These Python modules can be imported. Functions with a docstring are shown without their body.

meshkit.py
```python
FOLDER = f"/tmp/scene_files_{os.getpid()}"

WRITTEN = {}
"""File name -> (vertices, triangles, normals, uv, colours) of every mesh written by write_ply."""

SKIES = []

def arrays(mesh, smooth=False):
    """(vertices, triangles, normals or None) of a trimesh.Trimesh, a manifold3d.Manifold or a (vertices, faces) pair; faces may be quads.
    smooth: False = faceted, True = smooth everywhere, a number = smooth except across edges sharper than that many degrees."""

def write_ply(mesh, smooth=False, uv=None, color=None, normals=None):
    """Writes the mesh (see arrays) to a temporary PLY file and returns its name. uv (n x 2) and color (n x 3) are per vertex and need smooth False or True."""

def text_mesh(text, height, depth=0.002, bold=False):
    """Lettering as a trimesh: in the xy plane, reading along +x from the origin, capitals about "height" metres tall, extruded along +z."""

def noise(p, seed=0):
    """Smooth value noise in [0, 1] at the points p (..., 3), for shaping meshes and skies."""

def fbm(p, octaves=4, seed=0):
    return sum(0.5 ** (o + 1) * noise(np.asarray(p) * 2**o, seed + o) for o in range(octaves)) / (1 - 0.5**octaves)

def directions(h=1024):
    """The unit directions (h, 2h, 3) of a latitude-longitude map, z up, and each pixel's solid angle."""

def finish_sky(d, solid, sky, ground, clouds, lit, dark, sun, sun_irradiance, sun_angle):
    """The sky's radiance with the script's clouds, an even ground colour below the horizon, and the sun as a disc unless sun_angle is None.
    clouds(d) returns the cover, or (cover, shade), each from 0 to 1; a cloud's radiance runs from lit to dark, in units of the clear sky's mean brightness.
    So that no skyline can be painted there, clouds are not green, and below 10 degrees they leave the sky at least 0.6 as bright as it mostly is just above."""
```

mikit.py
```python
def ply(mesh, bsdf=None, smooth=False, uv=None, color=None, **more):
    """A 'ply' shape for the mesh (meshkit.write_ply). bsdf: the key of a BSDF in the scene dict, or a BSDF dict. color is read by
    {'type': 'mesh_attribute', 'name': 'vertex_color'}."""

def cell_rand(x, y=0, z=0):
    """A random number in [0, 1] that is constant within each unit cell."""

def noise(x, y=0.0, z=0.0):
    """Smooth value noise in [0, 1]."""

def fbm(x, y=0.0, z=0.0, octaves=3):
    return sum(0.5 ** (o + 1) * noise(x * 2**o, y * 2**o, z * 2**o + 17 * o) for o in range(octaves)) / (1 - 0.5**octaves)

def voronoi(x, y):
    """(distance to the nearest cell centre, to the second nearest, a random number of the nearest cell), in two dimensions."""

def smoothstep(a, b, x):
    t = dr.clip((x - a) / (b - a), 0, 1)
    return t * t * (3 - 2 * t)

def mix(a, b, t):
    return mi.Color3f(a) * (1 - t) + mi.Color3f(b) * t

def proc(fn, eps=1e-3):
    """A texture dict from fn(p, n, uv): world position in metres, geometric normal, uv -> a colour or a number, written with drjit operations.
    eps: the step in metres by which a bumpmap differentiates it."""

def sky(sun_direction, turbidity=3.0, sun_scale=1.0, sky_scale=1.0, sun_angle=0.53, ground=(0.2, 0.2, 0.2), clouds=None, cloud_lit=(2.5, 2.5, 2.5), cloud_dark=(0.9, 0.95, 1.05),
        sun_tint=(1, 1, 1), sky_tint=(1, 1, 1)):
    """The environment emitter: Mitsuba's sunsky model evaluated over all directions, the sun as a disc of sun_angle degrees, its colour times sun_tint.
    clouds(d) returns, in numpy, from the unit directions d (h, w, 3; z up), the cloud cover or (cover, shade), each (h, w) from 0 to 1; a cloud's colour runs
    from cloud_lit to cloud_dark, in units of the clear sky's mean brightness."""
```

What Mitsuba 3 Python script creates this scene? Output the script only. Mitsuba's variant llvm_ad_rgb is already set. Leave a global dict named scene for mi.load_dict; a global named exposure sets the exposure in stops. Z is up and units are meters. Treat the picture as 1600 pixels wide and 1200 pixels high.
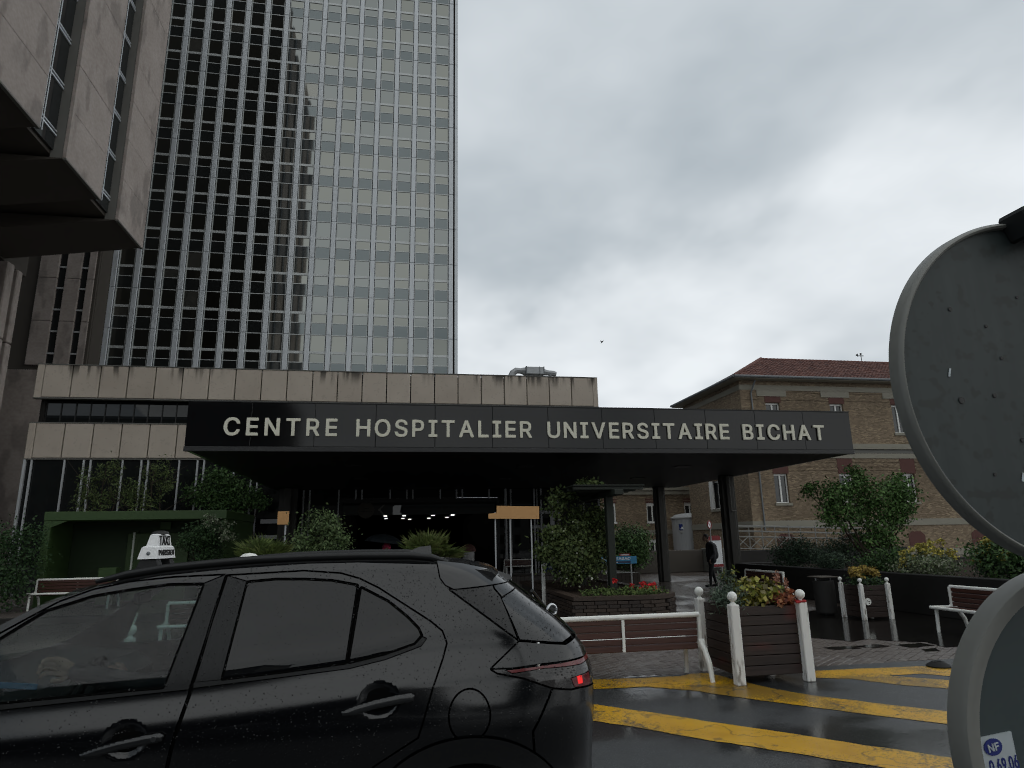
import math, random
import numpy as np
import drjit as dr
import mitsuba as mi
import trimesh
import manifold3d as m3
from scipy.interpolate import PchipInterpolator
from scipy.spatial import Delaunay
from shapely import Polygon, Point, box as sbox, unary_union, contains_xy, points
from shapely.affinity import scale as sscale, translate as strans
import mikit, meshkit
from mikit import proc, noise, fbm, voronoi, cell_rand, smoothstep, mix

T = mi.ScalarTransform4f
scene, labels = {}, {}

# ------------------------------------------------------------------ camera, sky, exposure
scene['camera'] = {
    'type': 'perspective', 'fov': 75.67, 'fov_axis': 'x', 'near_clip': .05, 'far_clip': 2000.0,
    'to_world': T().look_at(origin=[0, 0, 1.65], target=[.17371, .95740, 1.65 + .23066], up=[-.02231, -.23034, .97286]),
}
exposure = 2.84

def _unit(v):
    return np.array(v, float) / np.linalg.norm(v)

def clouds(d):
    x, y, z = d[..., 0], d[..., 1], np.maximum(d[..., 2], 0)
    k = 1.0 / (z + .22)
    p = np.stack([x * k * 1.15 + 3.1, y * k * .75 + 1.7, z * .6], -1)
    n1 = meshkit.fbm(p * 1.5, 5, 3)
    n2 = meshkit.fbm(p * 3.7 + 9, 5, 11)
    n3 = meshkit.fbm(np.stack([x * 5, y * 5, z * 7], -1), 4, 21)
    edge = d @ _unit([-.4356, -.2259, .8713])         # rim of the dark deck
    deck = 1 / (1 + np.exp(-(edge - .012 + (n2 - .5) * .16 + (n3 - .5) * .10) / .026))
    n4 = meshkit.fbm(np.stack([x * k * 3.2 + 2, y * k * 5.0, z * 3], -1) * 1.6, 5, 31)
    shade = .13 + deck * (.40 + .85 * (n1 - .28)) + (n2 - .5) * .42 + (n3 - .5) * .26 + (n4 - .5) * .28
    low = np.exp(-((z - .22) / .07) ** 2) * np.clip((n3 - .44) * 4, 0, 1) * .42
    return np.ones_like(z), np.clip(shade + low, 0, 1)

scene['sky'] = mikit.sky((.40, -.62, .68), turbidity=4, sun_scale=.10, sun_angle=112, sun_tint=(.84, .97, 1.16), clouds=clouds,
                         cloud_lit=(1.27, 1.335, 1.38), cloud_dark=(.53, .62, .69), ground=(.05, .05, .05))

# ------------------------------------------------------------------ bookkeeping
_count = {}

def numbered(key):
    n = _count.get(key, 0)
    _count[key] = n + 1
    return key if n == 0 else f'{key}_{n:03d}'

def thing(name, label, cat, group=None):
    k = numbered(name)
    labels[k] = {'label': label, 'category': cat}
    if group:
        labels[k]['group'] = group
    return k

def put(name, mesh, mat, parent=None, smooth=False, color=None, at=None, label=None, kind=None, **more):
    """one entry of the scene; name below parent"""
    k = numbered(f'{parent}__{name}' if parent else name)
    s = mesh if isinstance(mesh, dict) else mikit.ply(mesh, None, smooth=smooth, color=color)
    s = {**s, 'bsdf': {'type': 'ref', 'id': mat}, **more}
    if at is not None:
        s['to_world'] = at
    scene[k] = s
    if label or kind:
        labels.setdefault(k, {})
        if label: labels[k]['label'] = label
        if kind: labels[k]['kind'] = kind
    return k

def solo(name, mesh, mat, label, cat, group=None, **kw):
    k = put(name, mesh, mat, None, **kw)
    labels.setdefault(k, {}).update({'label': label, 'category': cat})
    if group: labels[k]['group'] = group
    return k

def struct(name, mesh, mat, parent=None, **kw):
    k = put(name, mesh, mat, parent, **kw)
    if parent is None:
        labels.setdefault(k, {})['kind'] = 'structure'
    return k

def shape(mesh, smooth=False):
    return mikit.ply(mesh, None, smooth=smooth)

# ------------------------------------------------------------------ mesh helpers
def cat(ms):
    ms = [m for m in ms if m is not None]
    return ms[0] if len(ms) == 1 else trimesh.util.concatenate(ms)

def bx(x0, x1, y0, y1, z0, z1):
    m = trimesh.creation.box((abs(x1 - x0), abs(y1 - y0), abs(z1 - z0)))
    m.apply_translation(((x0 + x1) / 2, (y0 + y1) / 2, (z0 + z1) / 2))
    return m

def cb(x0, x1, y0, y1, z0, z1, c=.01):
    """a box with chamfered edges"""
    h = np.array([abs(x1 - x0), abs(y1 - y0), abs(z1 - z0)]) / 2
    c = min(c, h.min() * .6)
    pts = []
    for sx in (-1, 1):
        for sy in (-1, 1):
            for sz in (-1, 1):
                s = np.array([sx, sy, sz])
                for ax in range(3):
                    q = h - c
                    q[ax] = h[ax]
                    pts.append(s * q)
    m = trimesh.convex.convex_hull(np.array(pts))
    m.apply_translation(((x0 + x1) / 2, (y0 + y1) / 2, (z0 + z1) / 2))
    return m

def mv(m, x=0, y=0, z=0, rz=0, rx=0, ry=0, s=None):
    m = m.copy()
    if s is not None: m.apply_scale(s)
    for a, ax in ((rx, (1, 0, 0)), (ry, (0, 1, 0)), (rz, (0, 0, 1))):
        if a: m.apply_transform(trimesh.transformations.rotation_matrix(a, ax))
    m.apply_translation((x, y, z))
    return m

def tube(pts, r, sides=8, caps=True):
    p = np.asarray(pts, float)
    r = np.broadcast_to(np.asarray(r, float), (len(p),))
    t = np.gradient(p, axis=0)
    t /= np.linalg.norm(t, axis=1, keepdims=True) + 1e-12
    a = np.cross(t[0], [0, 0, 1.0] if abs(t[0][2]) < .9 else [1.0, 0, 0])
    ring = []
    for i in range(len(p)):
        a = a - t[i] * (a @ t[i])
        a /= np.linalg.norm(a) + 1e-12
        b = np.cross(t[i], a)
        w = np.arange(sides) * 2 * np.pi / sides
        ring.append(p[i] + r[i] * (np.cos(w)[:, None] * a + np.sin(w)[:, None] * b))
    v = np.vstack(ring)
    f = []
    for i in range(len(p) - 1):
        for j in range(sides):
            q = (i * sides + j, i * sides + (j + 1) % sides, (i + 1) * sides + (j + 1) % sides, (i + 1) * sides + j)
            f += [(q[0], q[1], q[2]), (q[0], q[2], q[3])]
    if caps:
        n = len(v)
        v = np.vstack([v, p[0], p[-1]])
        for j in range(sides):
            f += [(n, (j + 1) % sides, j), (n + 1, (len(p) - 1) * sides + j, (len(p) - 1) * sides + (j + 1) % sides)]
    return trimesh.Trimesh(v, f, process=False)

def bar(a, b, r, sides=8):
    return tube([a, b], r, sides)

def lathe(profile, n=24, at=(0, 0, 0)):
    m = trimesh.creation.revolve(np.array(profile, float), sections=n)
    m.apply_translation(at)
    return m

def prism(poly, h):
    """polygon in xy raised to h"""
    return trimesh.creation.extrude_polygon(poly if hasattr(poly, 'exterior') else Polygon(poly), h, engine='earcut')

def wallprism(poly, y0, y1):
    """polygon in xz, from depth y0 to y1"""
    m = prism(poly, abs(y1 - y0))
    v = m.vertices.copy()
    m.vertices = np.stack([v[:, 0], min(y0, y1) + (abs(y1 - y0) - v[:, 2]), v[:, 1]], 1)
    return m

def sideprism(poly, x0, x1):
    """polygon in yz, from x0 to x1"""
    m = prism(poly, abs(x1 - x0))
    v = m.vertices.copy()
    m.vertices = np.stack([min(x0, x1) + v[:, 2], v[:, 0], v[:, 1]], 1)
    return m

def flat(poly, z, thick=0):
    """a sheet of ground: a thin slab whose top is at z"""
    p = poly if hasattr(poly, 'geoms') or hasattr(poly, 'exterior') else Polygon(poly)
    out = []
    for g in getattr(p, 'geoms', [p]):
        v, f = trimesh.creation.triangulate_polygon(g, engine='earcut')
        v = np.column_stack([v, np.full(len(v), z)])
        m = trimesh.Trimesh(v, f, process=False)
        if m.face_normals[:, 2].mean() < 0: m.invert()
        out.append(m)
    return cat(out)

def text_on(text, height, depth, bold=True):
    return meshkit.text_mesh(text, height, depth, bold)

def fit_text(text, x0, x1, z0, z1, y, depth=.004, bold=True):
    """lettering standing in the xz plane, facing -y, filling the rectangle"""
    m = text_on(text, 1.0, 1.0, bold)
    v = m.vertices.copy()
    lo, hi = v.min(0), v.max(0)
    u = (v - lo) / (hi - lo)
    m.vertices = np.stack([x0 + u[:, 0] * (x1 - x0), y - u[:, 2] * depth, z0 + u[:, 1] * (z1 - z0)], 1)
    return m

# ------------------------------------------------------------------ materials
def rgb(*c):
    return {'type': 'rgb', 'value': list(map(float, c if len(c) == 3 else c * 3))}

def mat(key, color, rough=.6, spec=.5, metal=0.0, two=True, **kw):
    b = {'type': 'principled', 'base_color': color if isinstance(color, dict) else rgb(*color), 'roughness': rough, 'specular': spec, 'metallic': metal, **kw}
    scene[key] = {'type': 'twosided', 'bsdf': b} if two else b
    return key

def gloss(key, color, ior=1.5, rough=0.0):
    b = {'type': 'roughplastic', 'alpha': rough, 'distribution': 'ggx'} if rough > 0 else {'type': 'plastic'}
    scene[key] = {'type': 'twosided', 'bsdf': {**b, 'diffuse_reflectance': rgb(*color), 'int_ior': ior, 'nonlinear': False}}
    return key

def f_concrete(p, n, uv):
    a = fbm(p.x * .7 + p.y * .7, p.y * .3, p.z * .7, 4)
    b = fbm(p.x * 9, p.y * 9, p.z * 9, 2)
    wet = smoothstep(.52, .70, fbm(p.x * 1.6 + 5, p.y * 1.6, p.z * .55, 4))
    c = mix((.235, .200, .180), (.325, .285, .262), a) * (.86 + .28 * b)
    return c * (1 - .30 * wet)

def f_podium(p, n, uv):
    a = fbm(p.x * .9, p.z * 1.3, 2.0, 3)
    per = cell_rand(dr.floor((p.x + 12.35) / .9234), 3, dr.floor(p.z / 2.0))
    c = mix((.32, .272, .225), (.43, .375, .318), a * .6 + per * .4)
    top = smoothstep(7.45, 8.12, p.z)
    drip = smoothstep(.44, .68, fbm(p.x * 5.5, p.z * .6, 7.0, 3)) * smoothstep(.30, .55, noise(p.x * .8, 3.0, 1.0)) * top
    speck = smoothstep(.68, .8, fbm(p.x * 14, p.z * 14, 1.0, 2)) * .25
    return c * (1 - .85 * drip) * (1 - speck * .4)

def f_brick(p, n, uv):
    """far brickwork: bricks of 22 x 7 cm"""
    u = dr.select(dr.abs(n.x) > .7, p.y, p.x)
    row = dr.floor(p.z / .075)
    s = u / .23 + .5 * (row - 2 * dr.floor(row / 2))
    r = cell_rand(dr.floor(s), row, 5)
    fu, fz = s - dr.floor(s), p.z / .075 - row
    joint = dr.select((fu < .06) | (fz < .16), mi.Float(1), mi.Float(0))
    c = mix((.125, .092, .062), (.225, .172, .118), r)
    c = dr.select(r > .9, mi.Color3f(.25, .195, .13), c)
    big = fbm(u * .35, p.z * .35, 3.0, 3)
    return mix(c, (.16, .135, .105), joint * .6) * (.70 + .6 * big)

def f_asphalt(p, n, uv):
    a = fbm(p.x * .55, p.y * .8, 1.0, 4)
    g = noise(p.x * 130, p.y * 130)
    s = smoothstep(.55, .9, noise(p.x * 150, p.y * 150, 3.0)) * noise(p.x * 9, p.y * 9)
    c = mix((.012, .013, .014), (.034, .036, .038), a) * (.7 + .6 * g)
    return c * (1 + 1.1 * s)

def f_asphalt_rough(p, n, uv):
    return .10 + .34 * smoothstep(.38, .62, fbm(p.x * .55, p.y * .8, 1.0, 4)) + .08 * noise(p.x * 40, p.y * 40)

def f_asphalt_bump(p, n, uv):
    w = smoothstep(.35, .55, fbm(p.x * .55, p.y * .8, 1.0, 4))
    return (.25 + .75 * w) * .0011 * noise(p.x * 170, p.y * 170) + .0004 * noise(p.x * 60, p.y * 60)

def f_yellow(p, n, uv):
    a = fbm(p.x * 1.4, p.y * 1.4, 4.0, 4)
    g = fbm(p.x * 70, p.y * 70, 1.0, 2)
    worn = smoothstep(.44, .62, a * .66 + g * .38)
    c = mix((.54, .30, .003), (.42, .21, .003), fbm(p.x * 4, p.y * 4, 9.0, 3))
    crack = smoothstep(.03, .0, dr.abs(fbm(p.x * 2.6 + 3, p.y * 2.6, 5.0, 4) - .5)) * .55
    return mix(c, (.085, .058, .02), dr.clip(worn * .72 + crack, 0, 1))

def f_pave(p, n, uv):
    u, v = (p.x + p.y) * 7.07 / 1.4142, (p.y - p.x) * 7.07 / 1.4142
    row = dr.floor(v / .72)
    s = u / 1.44 + .5 * (row - 2 * dr.floor(row / 2))
    r = cell_rand(dr.floor(s), row, 8)
    j = dr.select(((s - dr.floor(s)) < .06) | ((v / .72 - row) < .11), mi.Float(1), mi.Float(0))
    a = fbm(p.x * .5, p.y * .5, 2.0, 4)
    c = mix((.040, .032, .028), (.078, .064, .056), r * .5 + a * .5)
    return c * (1 - .65 * j) * (.75 + .5 * a)

def f_pave_rough(p, n, uv):
    return .16 + .42 * smoothstep(.36, .66, fbm(p.x * .45, p.y * .45, 6.0, 4))

def f_whitewash(p, n, uv):
    a = fbm(p.x * 16, p.y * 16, p.z * 3, 3)
    b = noise(p.x * 60, p.y * 60, p.z * 12)
    w = smoothstep(.60, .76, a * .7 + b * .35)
    return mix((.66, .65, .62), (.27, .25, .22), w)

def f_wood(p, n, uv):
    g = fbm(p.x * 2.2 + p.y * 2.2, p.z * 55, 3.0, 4)
    a = fbm(p.x * 1.7, p.y * 1.7, p.z * 2.5, 3)
    c = mix((.013, .0085, .0072), (.036, .022, .018), g)
    return mix(c, (.095, .018, .013), smoothstep(.60, .78, a) * .8)

def f_bench(p, n, uv):
    g = fbm(p.x * 3, p.y * 40, p.z * 60, 3)
    return mix((.036, .0145, .011), (.082, .032, .024), g)

mat('concrete', proc(f_concrete), .75, .3)
mat('podium_stone', proc(f_podium), .7, .3)
mat('concrete_grey', (.125, .122, .112), .7, .3)
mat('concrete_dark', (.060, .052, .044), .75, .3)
mat('column_paint', (.040, .038, .034), .6, .3)
mat('joint_dark', (.018, .017, .016), .9, .1)
mat('aluminium', (.52, .55, .58), .38, .5, metal=.2)
mat('aluminium_pale', (.46, .48, .48), .35, .5, metal=.3)
mat('mullion_white', (.34, .35, .36), .4)
mat('tower_glass', (.215, .228, .222), .03, metal=1.0)
mat('tower_glass_warm', (.225, .232, .214), .03, metal=1.0)
mat('tower_glass_blind', (.235, .237, .218), .03, metal=.88)
mat('tower_spandrel', (.14, .158, .162), .04, metal=.95)
gloss('band_glass', (.006, .007, .007), 1.5)
scene['canopy_black'] = {'type': 'twosided', 'bsdf': {'type': 'roughplastic', 'alpha': .006, 'diffuse_reflectance': rgb(.0035, .0035, .0042), 'int_ior': 1.44, 'nonlinear': False}}
mat('canopy_strip', (.010, .010, .011), .4)
mat('soffit_black', (.0045, .005, .0055), .55, .3)
mat('letter_cream', (.58, .56, .46), .5)
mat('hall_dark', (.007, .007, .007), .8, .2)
scene['asphalt'] = {'type': 'twosided', 'bsdf': {'type': 'bumpmap', 'tex': proc(f_asphalt_bump, 2e-3), 'scale': 1.0,
    'nested': {'type': 'principled', 'base_color': proc(f_asphalt), 'roughness': proc(f_asphalt_rough), 'specular': .55}}}
mat('yellow_paint', proc(f_yellow), .36, .4)
mat('paving', proc(f_pave), proc(f_pave_rough), .5)
for i, c in enumerate(((.088, .072, .064), (.070, .056, .050), (.102, .088, .080), (.080, .064, .056))):
    mat(f'paver_{i}', c, .36, .5)
gloss('water', (.010, .009, .008), 1.33, .012)
mat('brick', proc(f_brick), .85, .2)
mat('lime_stone', (.235, .222, .185), .8, .2)
mat('red_lintel', (.095, .046, .040), .8, .2)
for i, c in enumerate(((.125, .060, .050), (.100, .050, .044), (.150, .076, .062), (.078, .044, .040))):
    mat(f'roof_tile_{i}', c, .75, .25)
mat('zinc', (.12, .13, .14), .45, .5)
mat('window_white', (.62, .62, .60), .45)
gloss('window_glass', (.016, .018, .019), 1.6)
mat('blind_grey', (.20, .20, .20), .7)
mat('whitewash', proc(f_whitewash), .6, .3)
mat('white_enamel', (.70, .70, .66), .32, .5)
mat('planter_wood', proc(f_wood), .5, .4)
mat('bench_wood', proc(f_bench), .38, .5)
mat('red_cloth', (.30, .012, .015), .8)
for i, c in enumerate(((.034, .024, .019), (.043, .030, .023), (.027, .020, .017))):
    mat(f'dark_brick_{i}', c, .6, .35)
mat('mortar', (.035, .031, .027), .9, .1)
mat('soil', (.022, .016, .012), .95, .1)
mat('dark_render', (.014, .013, .012), .7, .3)
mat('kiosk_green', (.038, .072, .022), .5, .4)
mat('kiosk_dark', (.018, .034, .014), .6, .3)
mat('kiosk_strip', (.42, .46, .40), .4)
mat('bark', (.040, .031, .024), .9, .1)
mat('pergola_dark', (.018, .022, .017), .6, .3)
mat('orange_board', (.46, .255, .105), .6, .3)
mat('blue_sign', (.010, .028, .16), .4)
mat('cyan_sign', (.022, .19, .36), .45)
mat('navy_print', (.008, .03, .085), .5)
mat('red_sign', (.20, .014, .016), .45)
mat('white_print', (.68, .70, .72), .5)
mat('steel_galv', (.19, .19, .18), .5, .5, metal=.2)
mat('duct_metal', (.30, .31, .32), .45, .5, metal=.4)
mat('grey_paint', (.30, .30, .30), .5)
mat('black_paint', (.010, .010, .010), .45, .4)
mat('rubber', (.012, .012, .012), .7, .3)
gloss('car_paint', (.0024, .0028, .0038), 1.64, .02)
mat('car_trim', (.0085, .009, .0095), .42, .4)
gloss('car_gloss_trim', (.004, .004, .0045), 1.5, .04)
gloss('car_tint', (.0020, .0024, .0032), 1.5)
scene['car_glass'] = {'type': 'thindielectric', 'int_ior': 1.31, 'specular_transmittance': rgb(.40, .50, .49)}
mat('car_handle', (.013, .014, .015), .24, .6)
mat('seal_black', (.0022, .0022, .0022), .9, .05)
mat('car_inside', (.016, .016, .016), .8, .3)
mat('lamp_red', (.10, .006, .008), .10, .5, clearcoat=1.0)
mat('lamp_smoke', (.008, .006, .006), .08, .5, clearcoat=1.0)
mat('chrome', (.55, .56, .57), .18, .5, metal=1.0)
mat('lamp_white', (.72, .72, .72), .3, .5)
scene['lamp_red_lit'] = {'type': 'twosided', 'bsdf': {'type': 'diffuse', 'reflectance': rgb(.3, .02, .02)}}
def f_sign(p, n, uv):
    s = fbm(p.x * 60, p.z * 5, 2.0, 4)
    b = fbm(p.x * 14, p.z * 14, 7.0, 4)
    d = smoothstep(.60, .72, fbm(p.x * 45, p.z * 45, 1.0, 3))
    c = mix((.020, .028, .028), (.036, .046, .045), s * .55 + b * .45)
    return mix(c, (.016, .018, .015), d * .6)
mat('sign_back', proc(f_sign), .46, .35)
mat('sign_back_pale', (.046, .062, .064), .42, .4)
mat('sign_rim', (.17, .17, .155), .45, .4)
mat('sign_bracket', (.020, .022, .022), .5, .3)
mat('sticker', (.42, .46, .48), .5)
mat('sticker_ink', (.012, .022, .16), .5)
mat('cloth_umbrella', (.030, .038, .044), .6, .3)
mat('hair_dark', (.012, .009, .007), .6, .4)
vc = {'type': 'mesh_attribute', 'name': 'vertex_color'}
scene['figure'] = {'type': 'twosided', 'bsdf': {'type': 'principled', 'base_color': vc, 'roughness': .7, 'specular': .3}}
scene['leaf'] = {'type': 'principledthin', 'base_color': vc, 'roughness': .45, 'diff_trans': .55, 'specular': .0} if False else \
    {'type': 'twosided', 'bsdf': {'type': 'principled', 'base_color': vc, 'roughness': .6, 'specular': .22}}
scene['hall_lamp_glow'] = {'type': 'diffuse', 'reflectance': rgb(.5)}

# ------------------------------------------------------------------ ground
street = Polygon([(-400, -400), (400, -400), (400, 900), (-400, 900)])
struct('ground', flat(street, -.03), 'asphalt')
road = Polygon([(-60, -30), (60, -30), (60, 8.25), (-60, 8.25)])
struct('road', flat(road, 0), 'asphalt')
# plaza of small blocks: single blocks close by, the material takes over behind
plaza_near = Polygon([(-.6, 8.25), (9.4, 8.25), (9.4, 10.9), (-.6, 10.9)])
plaza = Polygon([(-60, 8.25), (60, 8.25), (60, 70), (-60, 70)]).difference(plaza_near.buffer(-.12))
pk = struct('plaza_paving', flat(plaza, -.006), 'paving')
struct('plaza_bed', flat(plaza_near, -.022), 'joint_dark')
rng = random.Random(4)
blk = [shape(cb(-.0965, .0965, -.0465, .0465, -.02, .0, .006)), shape(cb(-.0955, .0965, -.046, .0462, -.02, .0, .009))]
spots = []
ca, sa = math.cos(math.radians(38)), math.sin(math.radians(38))
plaza_in = plaza_near.buffer(-.05)
for r in range(-170, 170):
    for c in range(-90, 130):
        u, v = (c + .5 * (r % 2)) * .2, r * .1
        x, y = 3 + u * ca - v * sa, 9 + u * sa + v * ca
        if contains_xy(plaza_in, x, y):
            spots.append((x, y))
vis = [(x, y) for x, y in spots if (x - .174 * y) > .9 and x < 8.4]
vis.sort(key=lambda q: q[0] ** 2 + q[1] ** 2 + (0 if 2.2 < q[0] < 7.4 else 40))
first = set(vis[:296])
far_v = []
for x, y in spots:
    a = T().translate([x, y, rng.uniform(-.0035, .002)]).rotate([0, 0, 1], 38 + rng.uniform(-.9, .9)).rotate([1, 0, 0], rng.uniform(-.5, .5))
    if (x, y) in first:
        put('paver', rng.choice(blk), f'paver_{rng.randrange(4)}', pk, at=a)
    else:
        m = bx(-.0965, .0965, -.0465, .0465, -.02, 0)
        m.apply_transform(np.array(a.matrix))
        far_v.append(m)
put('paving_blocks', cat(far_v), 'paver_0', pk, kind='stuff')
# raised terrace by the kiosk on the left
struct('terrace', flat(Polygon([(-40, 17.4), (-4.6, 17.4), (-4.6, 25.2), (-40, 25.2)]), .15), 'paving')
struct('terrace_kerb', cat([cb(-40, -4.6, 17.28, 17.4, -.02, .155, .012), cb(-4.6, -4.48, 17.28, 25.2, -.02, .155, .012)]), 'dark_render')
# yellow hatching, worn
Z = .004
mark = [
    [(2.465, 8.234), (2.982, 8.167), (3.482, 8.146), (3.884, 8.321), (4.002, 7.843), (4.15, 7.299), (4.363, 6.888), (4.808, 6.366), (5.231, 5.92), (5.604, 5.544), (5.203, 5.173), (4.887, 5.554), (4.398, 6.064), (3.817, 6.74), (3.486, 7.124), (3.34, 7.354), (2.887, 7.713), (2.31, 7.734)],
    [(1.8, 7.276), (2.105, 7.025), (2.52, 6.601), (2.939, 6.116), (3.433, 5.598), (3.676, 5.314), (4.15, 4.817), (4.443, 4.47), (4.066, 4.121), (3.79, 4.44), (3.37, 4.9), (2.969, 5.316), (2.6, 5.673), (2.25, 6.077), (1.917, 6.423), (1.647, 6.68)],
    [(5.112, 8.013), (5.688, 7.977), (6.112, 7.943), (6.733, 7.897), (6.864, 7.639), (7.044, 7.379), (6.683, 7.019), (6.498, 7.296), (6.286, 7.514), (5.834, 7.522), (6.074, 7.301), (6.303, 7.089), (6.489, 6.826), (6.133, 6.471), (5.972, 6.735), (5.577, 7.077), (5.315, 7.476), (4.885, 7.672)],
    [(0.695, 8.498), (2.465, 8.234), (2.31, 7.734), (0.651, 7.953)],
]
marks = unary_union([Polygon(q).buffer(0) for q in mark])
marks = marks.intersection(Polygon([(-3, 0), (14, 0), (14, 8.24), (-3, 8.24)])).simplify(.004).segmentize(.06)
# ragged paint edge
def ragged(poly, amp=.012, seed=5):
    def j(ring):
        q = np.array(ring.coords)[:-1]
        n = meshkit.noise(np.column_stack([q * 9, np.zeros(len(q))]), seed) - .5
        k = meshkit.noise(np.column_stack([q * 9 + 40, np.zeros(len(q))]), seed) - .5
        return q + np.column_stack([n, k]) * 2 * amp
    return unary_union([Polygon(j(g.exterior), [j(h) for h in g.interiors]).buffer(0) for g in getattr(poly, 'geoms', [poly])])
struct('road_markings', flat(ragged(marks), Z), 'yellow_paint')
# standing water round the second planter and the bench on the right
pud = Polygon([(6.465, 10.949), (6.416, 10.348), (6.786, 10.529), (7.019, 10.228), (7.126, 9.908), (7.547, 10.133), (7.802, 9.764), (8.154, 9.515), (8.046, 9.032), (8.472, 9.024), (8.662, 8.376), (8.978, 7.758), (13.188, 11.228), (12.678, 13.671), (11.85, 14.65), (10.833, 14.885), (9.856, 14.458), (8.878, 13.67), (7.902, 12.779), (6.927, 11.856)]).segmentize(.12)
struct('puddle', flat(ragged(pud, .07, 8), .005), 'water')
for k, q in enumerate(([(6.844, 9.53), (7.316, 9.577), (7.409, 9.354), (7.03, 9.284)], [(7.519, 9.448), (8.019, 9.49), (8.027, 9.225), (7.582, 9.175)], [(7.583, 8.993), (7.851, 9.031), (7.748, 8.824), (7.487, 8.789)], [(6.376, 9.548), (6.844, 9.53), (6.885, 9.329), (6.4, 9.356)])):
    struct('puddle', flat(ragged(Polygon(q).segmentize(.08), .03, 9 + k), .006), 'water')

# ------------------------------------------------------------------ podium of the hospital
pod = thing('podium_building', 'low podium with two beige panel bands behind the black canopy', 'building')
G = 25.3
put('roof', bx(-12.4, 8.0, G + .3, 49.0, 7.75, 7.95), 'concrete_grey', pod)
put('wall', cat([bx(-12.45, 8.05, G + .18, G + .3, 6.87, 8.02), bx(-12.45, 8.05, G + .18, G + .3, 4.70, 5.97), bx(7.9, 8.05, G + .32, 48.9, 0, 7.74), bx(-12.45, -12.3, G + .32, 48.9, 0, 7.74)]), 'joint_dark', pod)
for i in range(22):
    x0, x1 = -12.35 + .9234 * i, -12.35 + .9234 * (i + 1)
    put('upper_panel', cb(x0 + .018, x1 - .018, G, G + .17, 6.90, 8.07, .012), 'podium_stone', pod)
    put('lower_panel', cb(x0 + .018, x1 - .018, G, G + .17, 4.74, 5.95, .012), 'podium_stone', pod)
for nm, z0, z1 in (('upper', 6.855, 8.09), ('lower', 4.695, 5.975)):
    put('end_panel', cb(-12.57, -12.35, G - .01, G + .2, z0, z1, .01), 'podium_stone', pod)
    put('end_panel', cb(7.95, 8.15, G - .01, G + .2, z0, z1, .01), 'podium_stone', pod)
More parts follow.
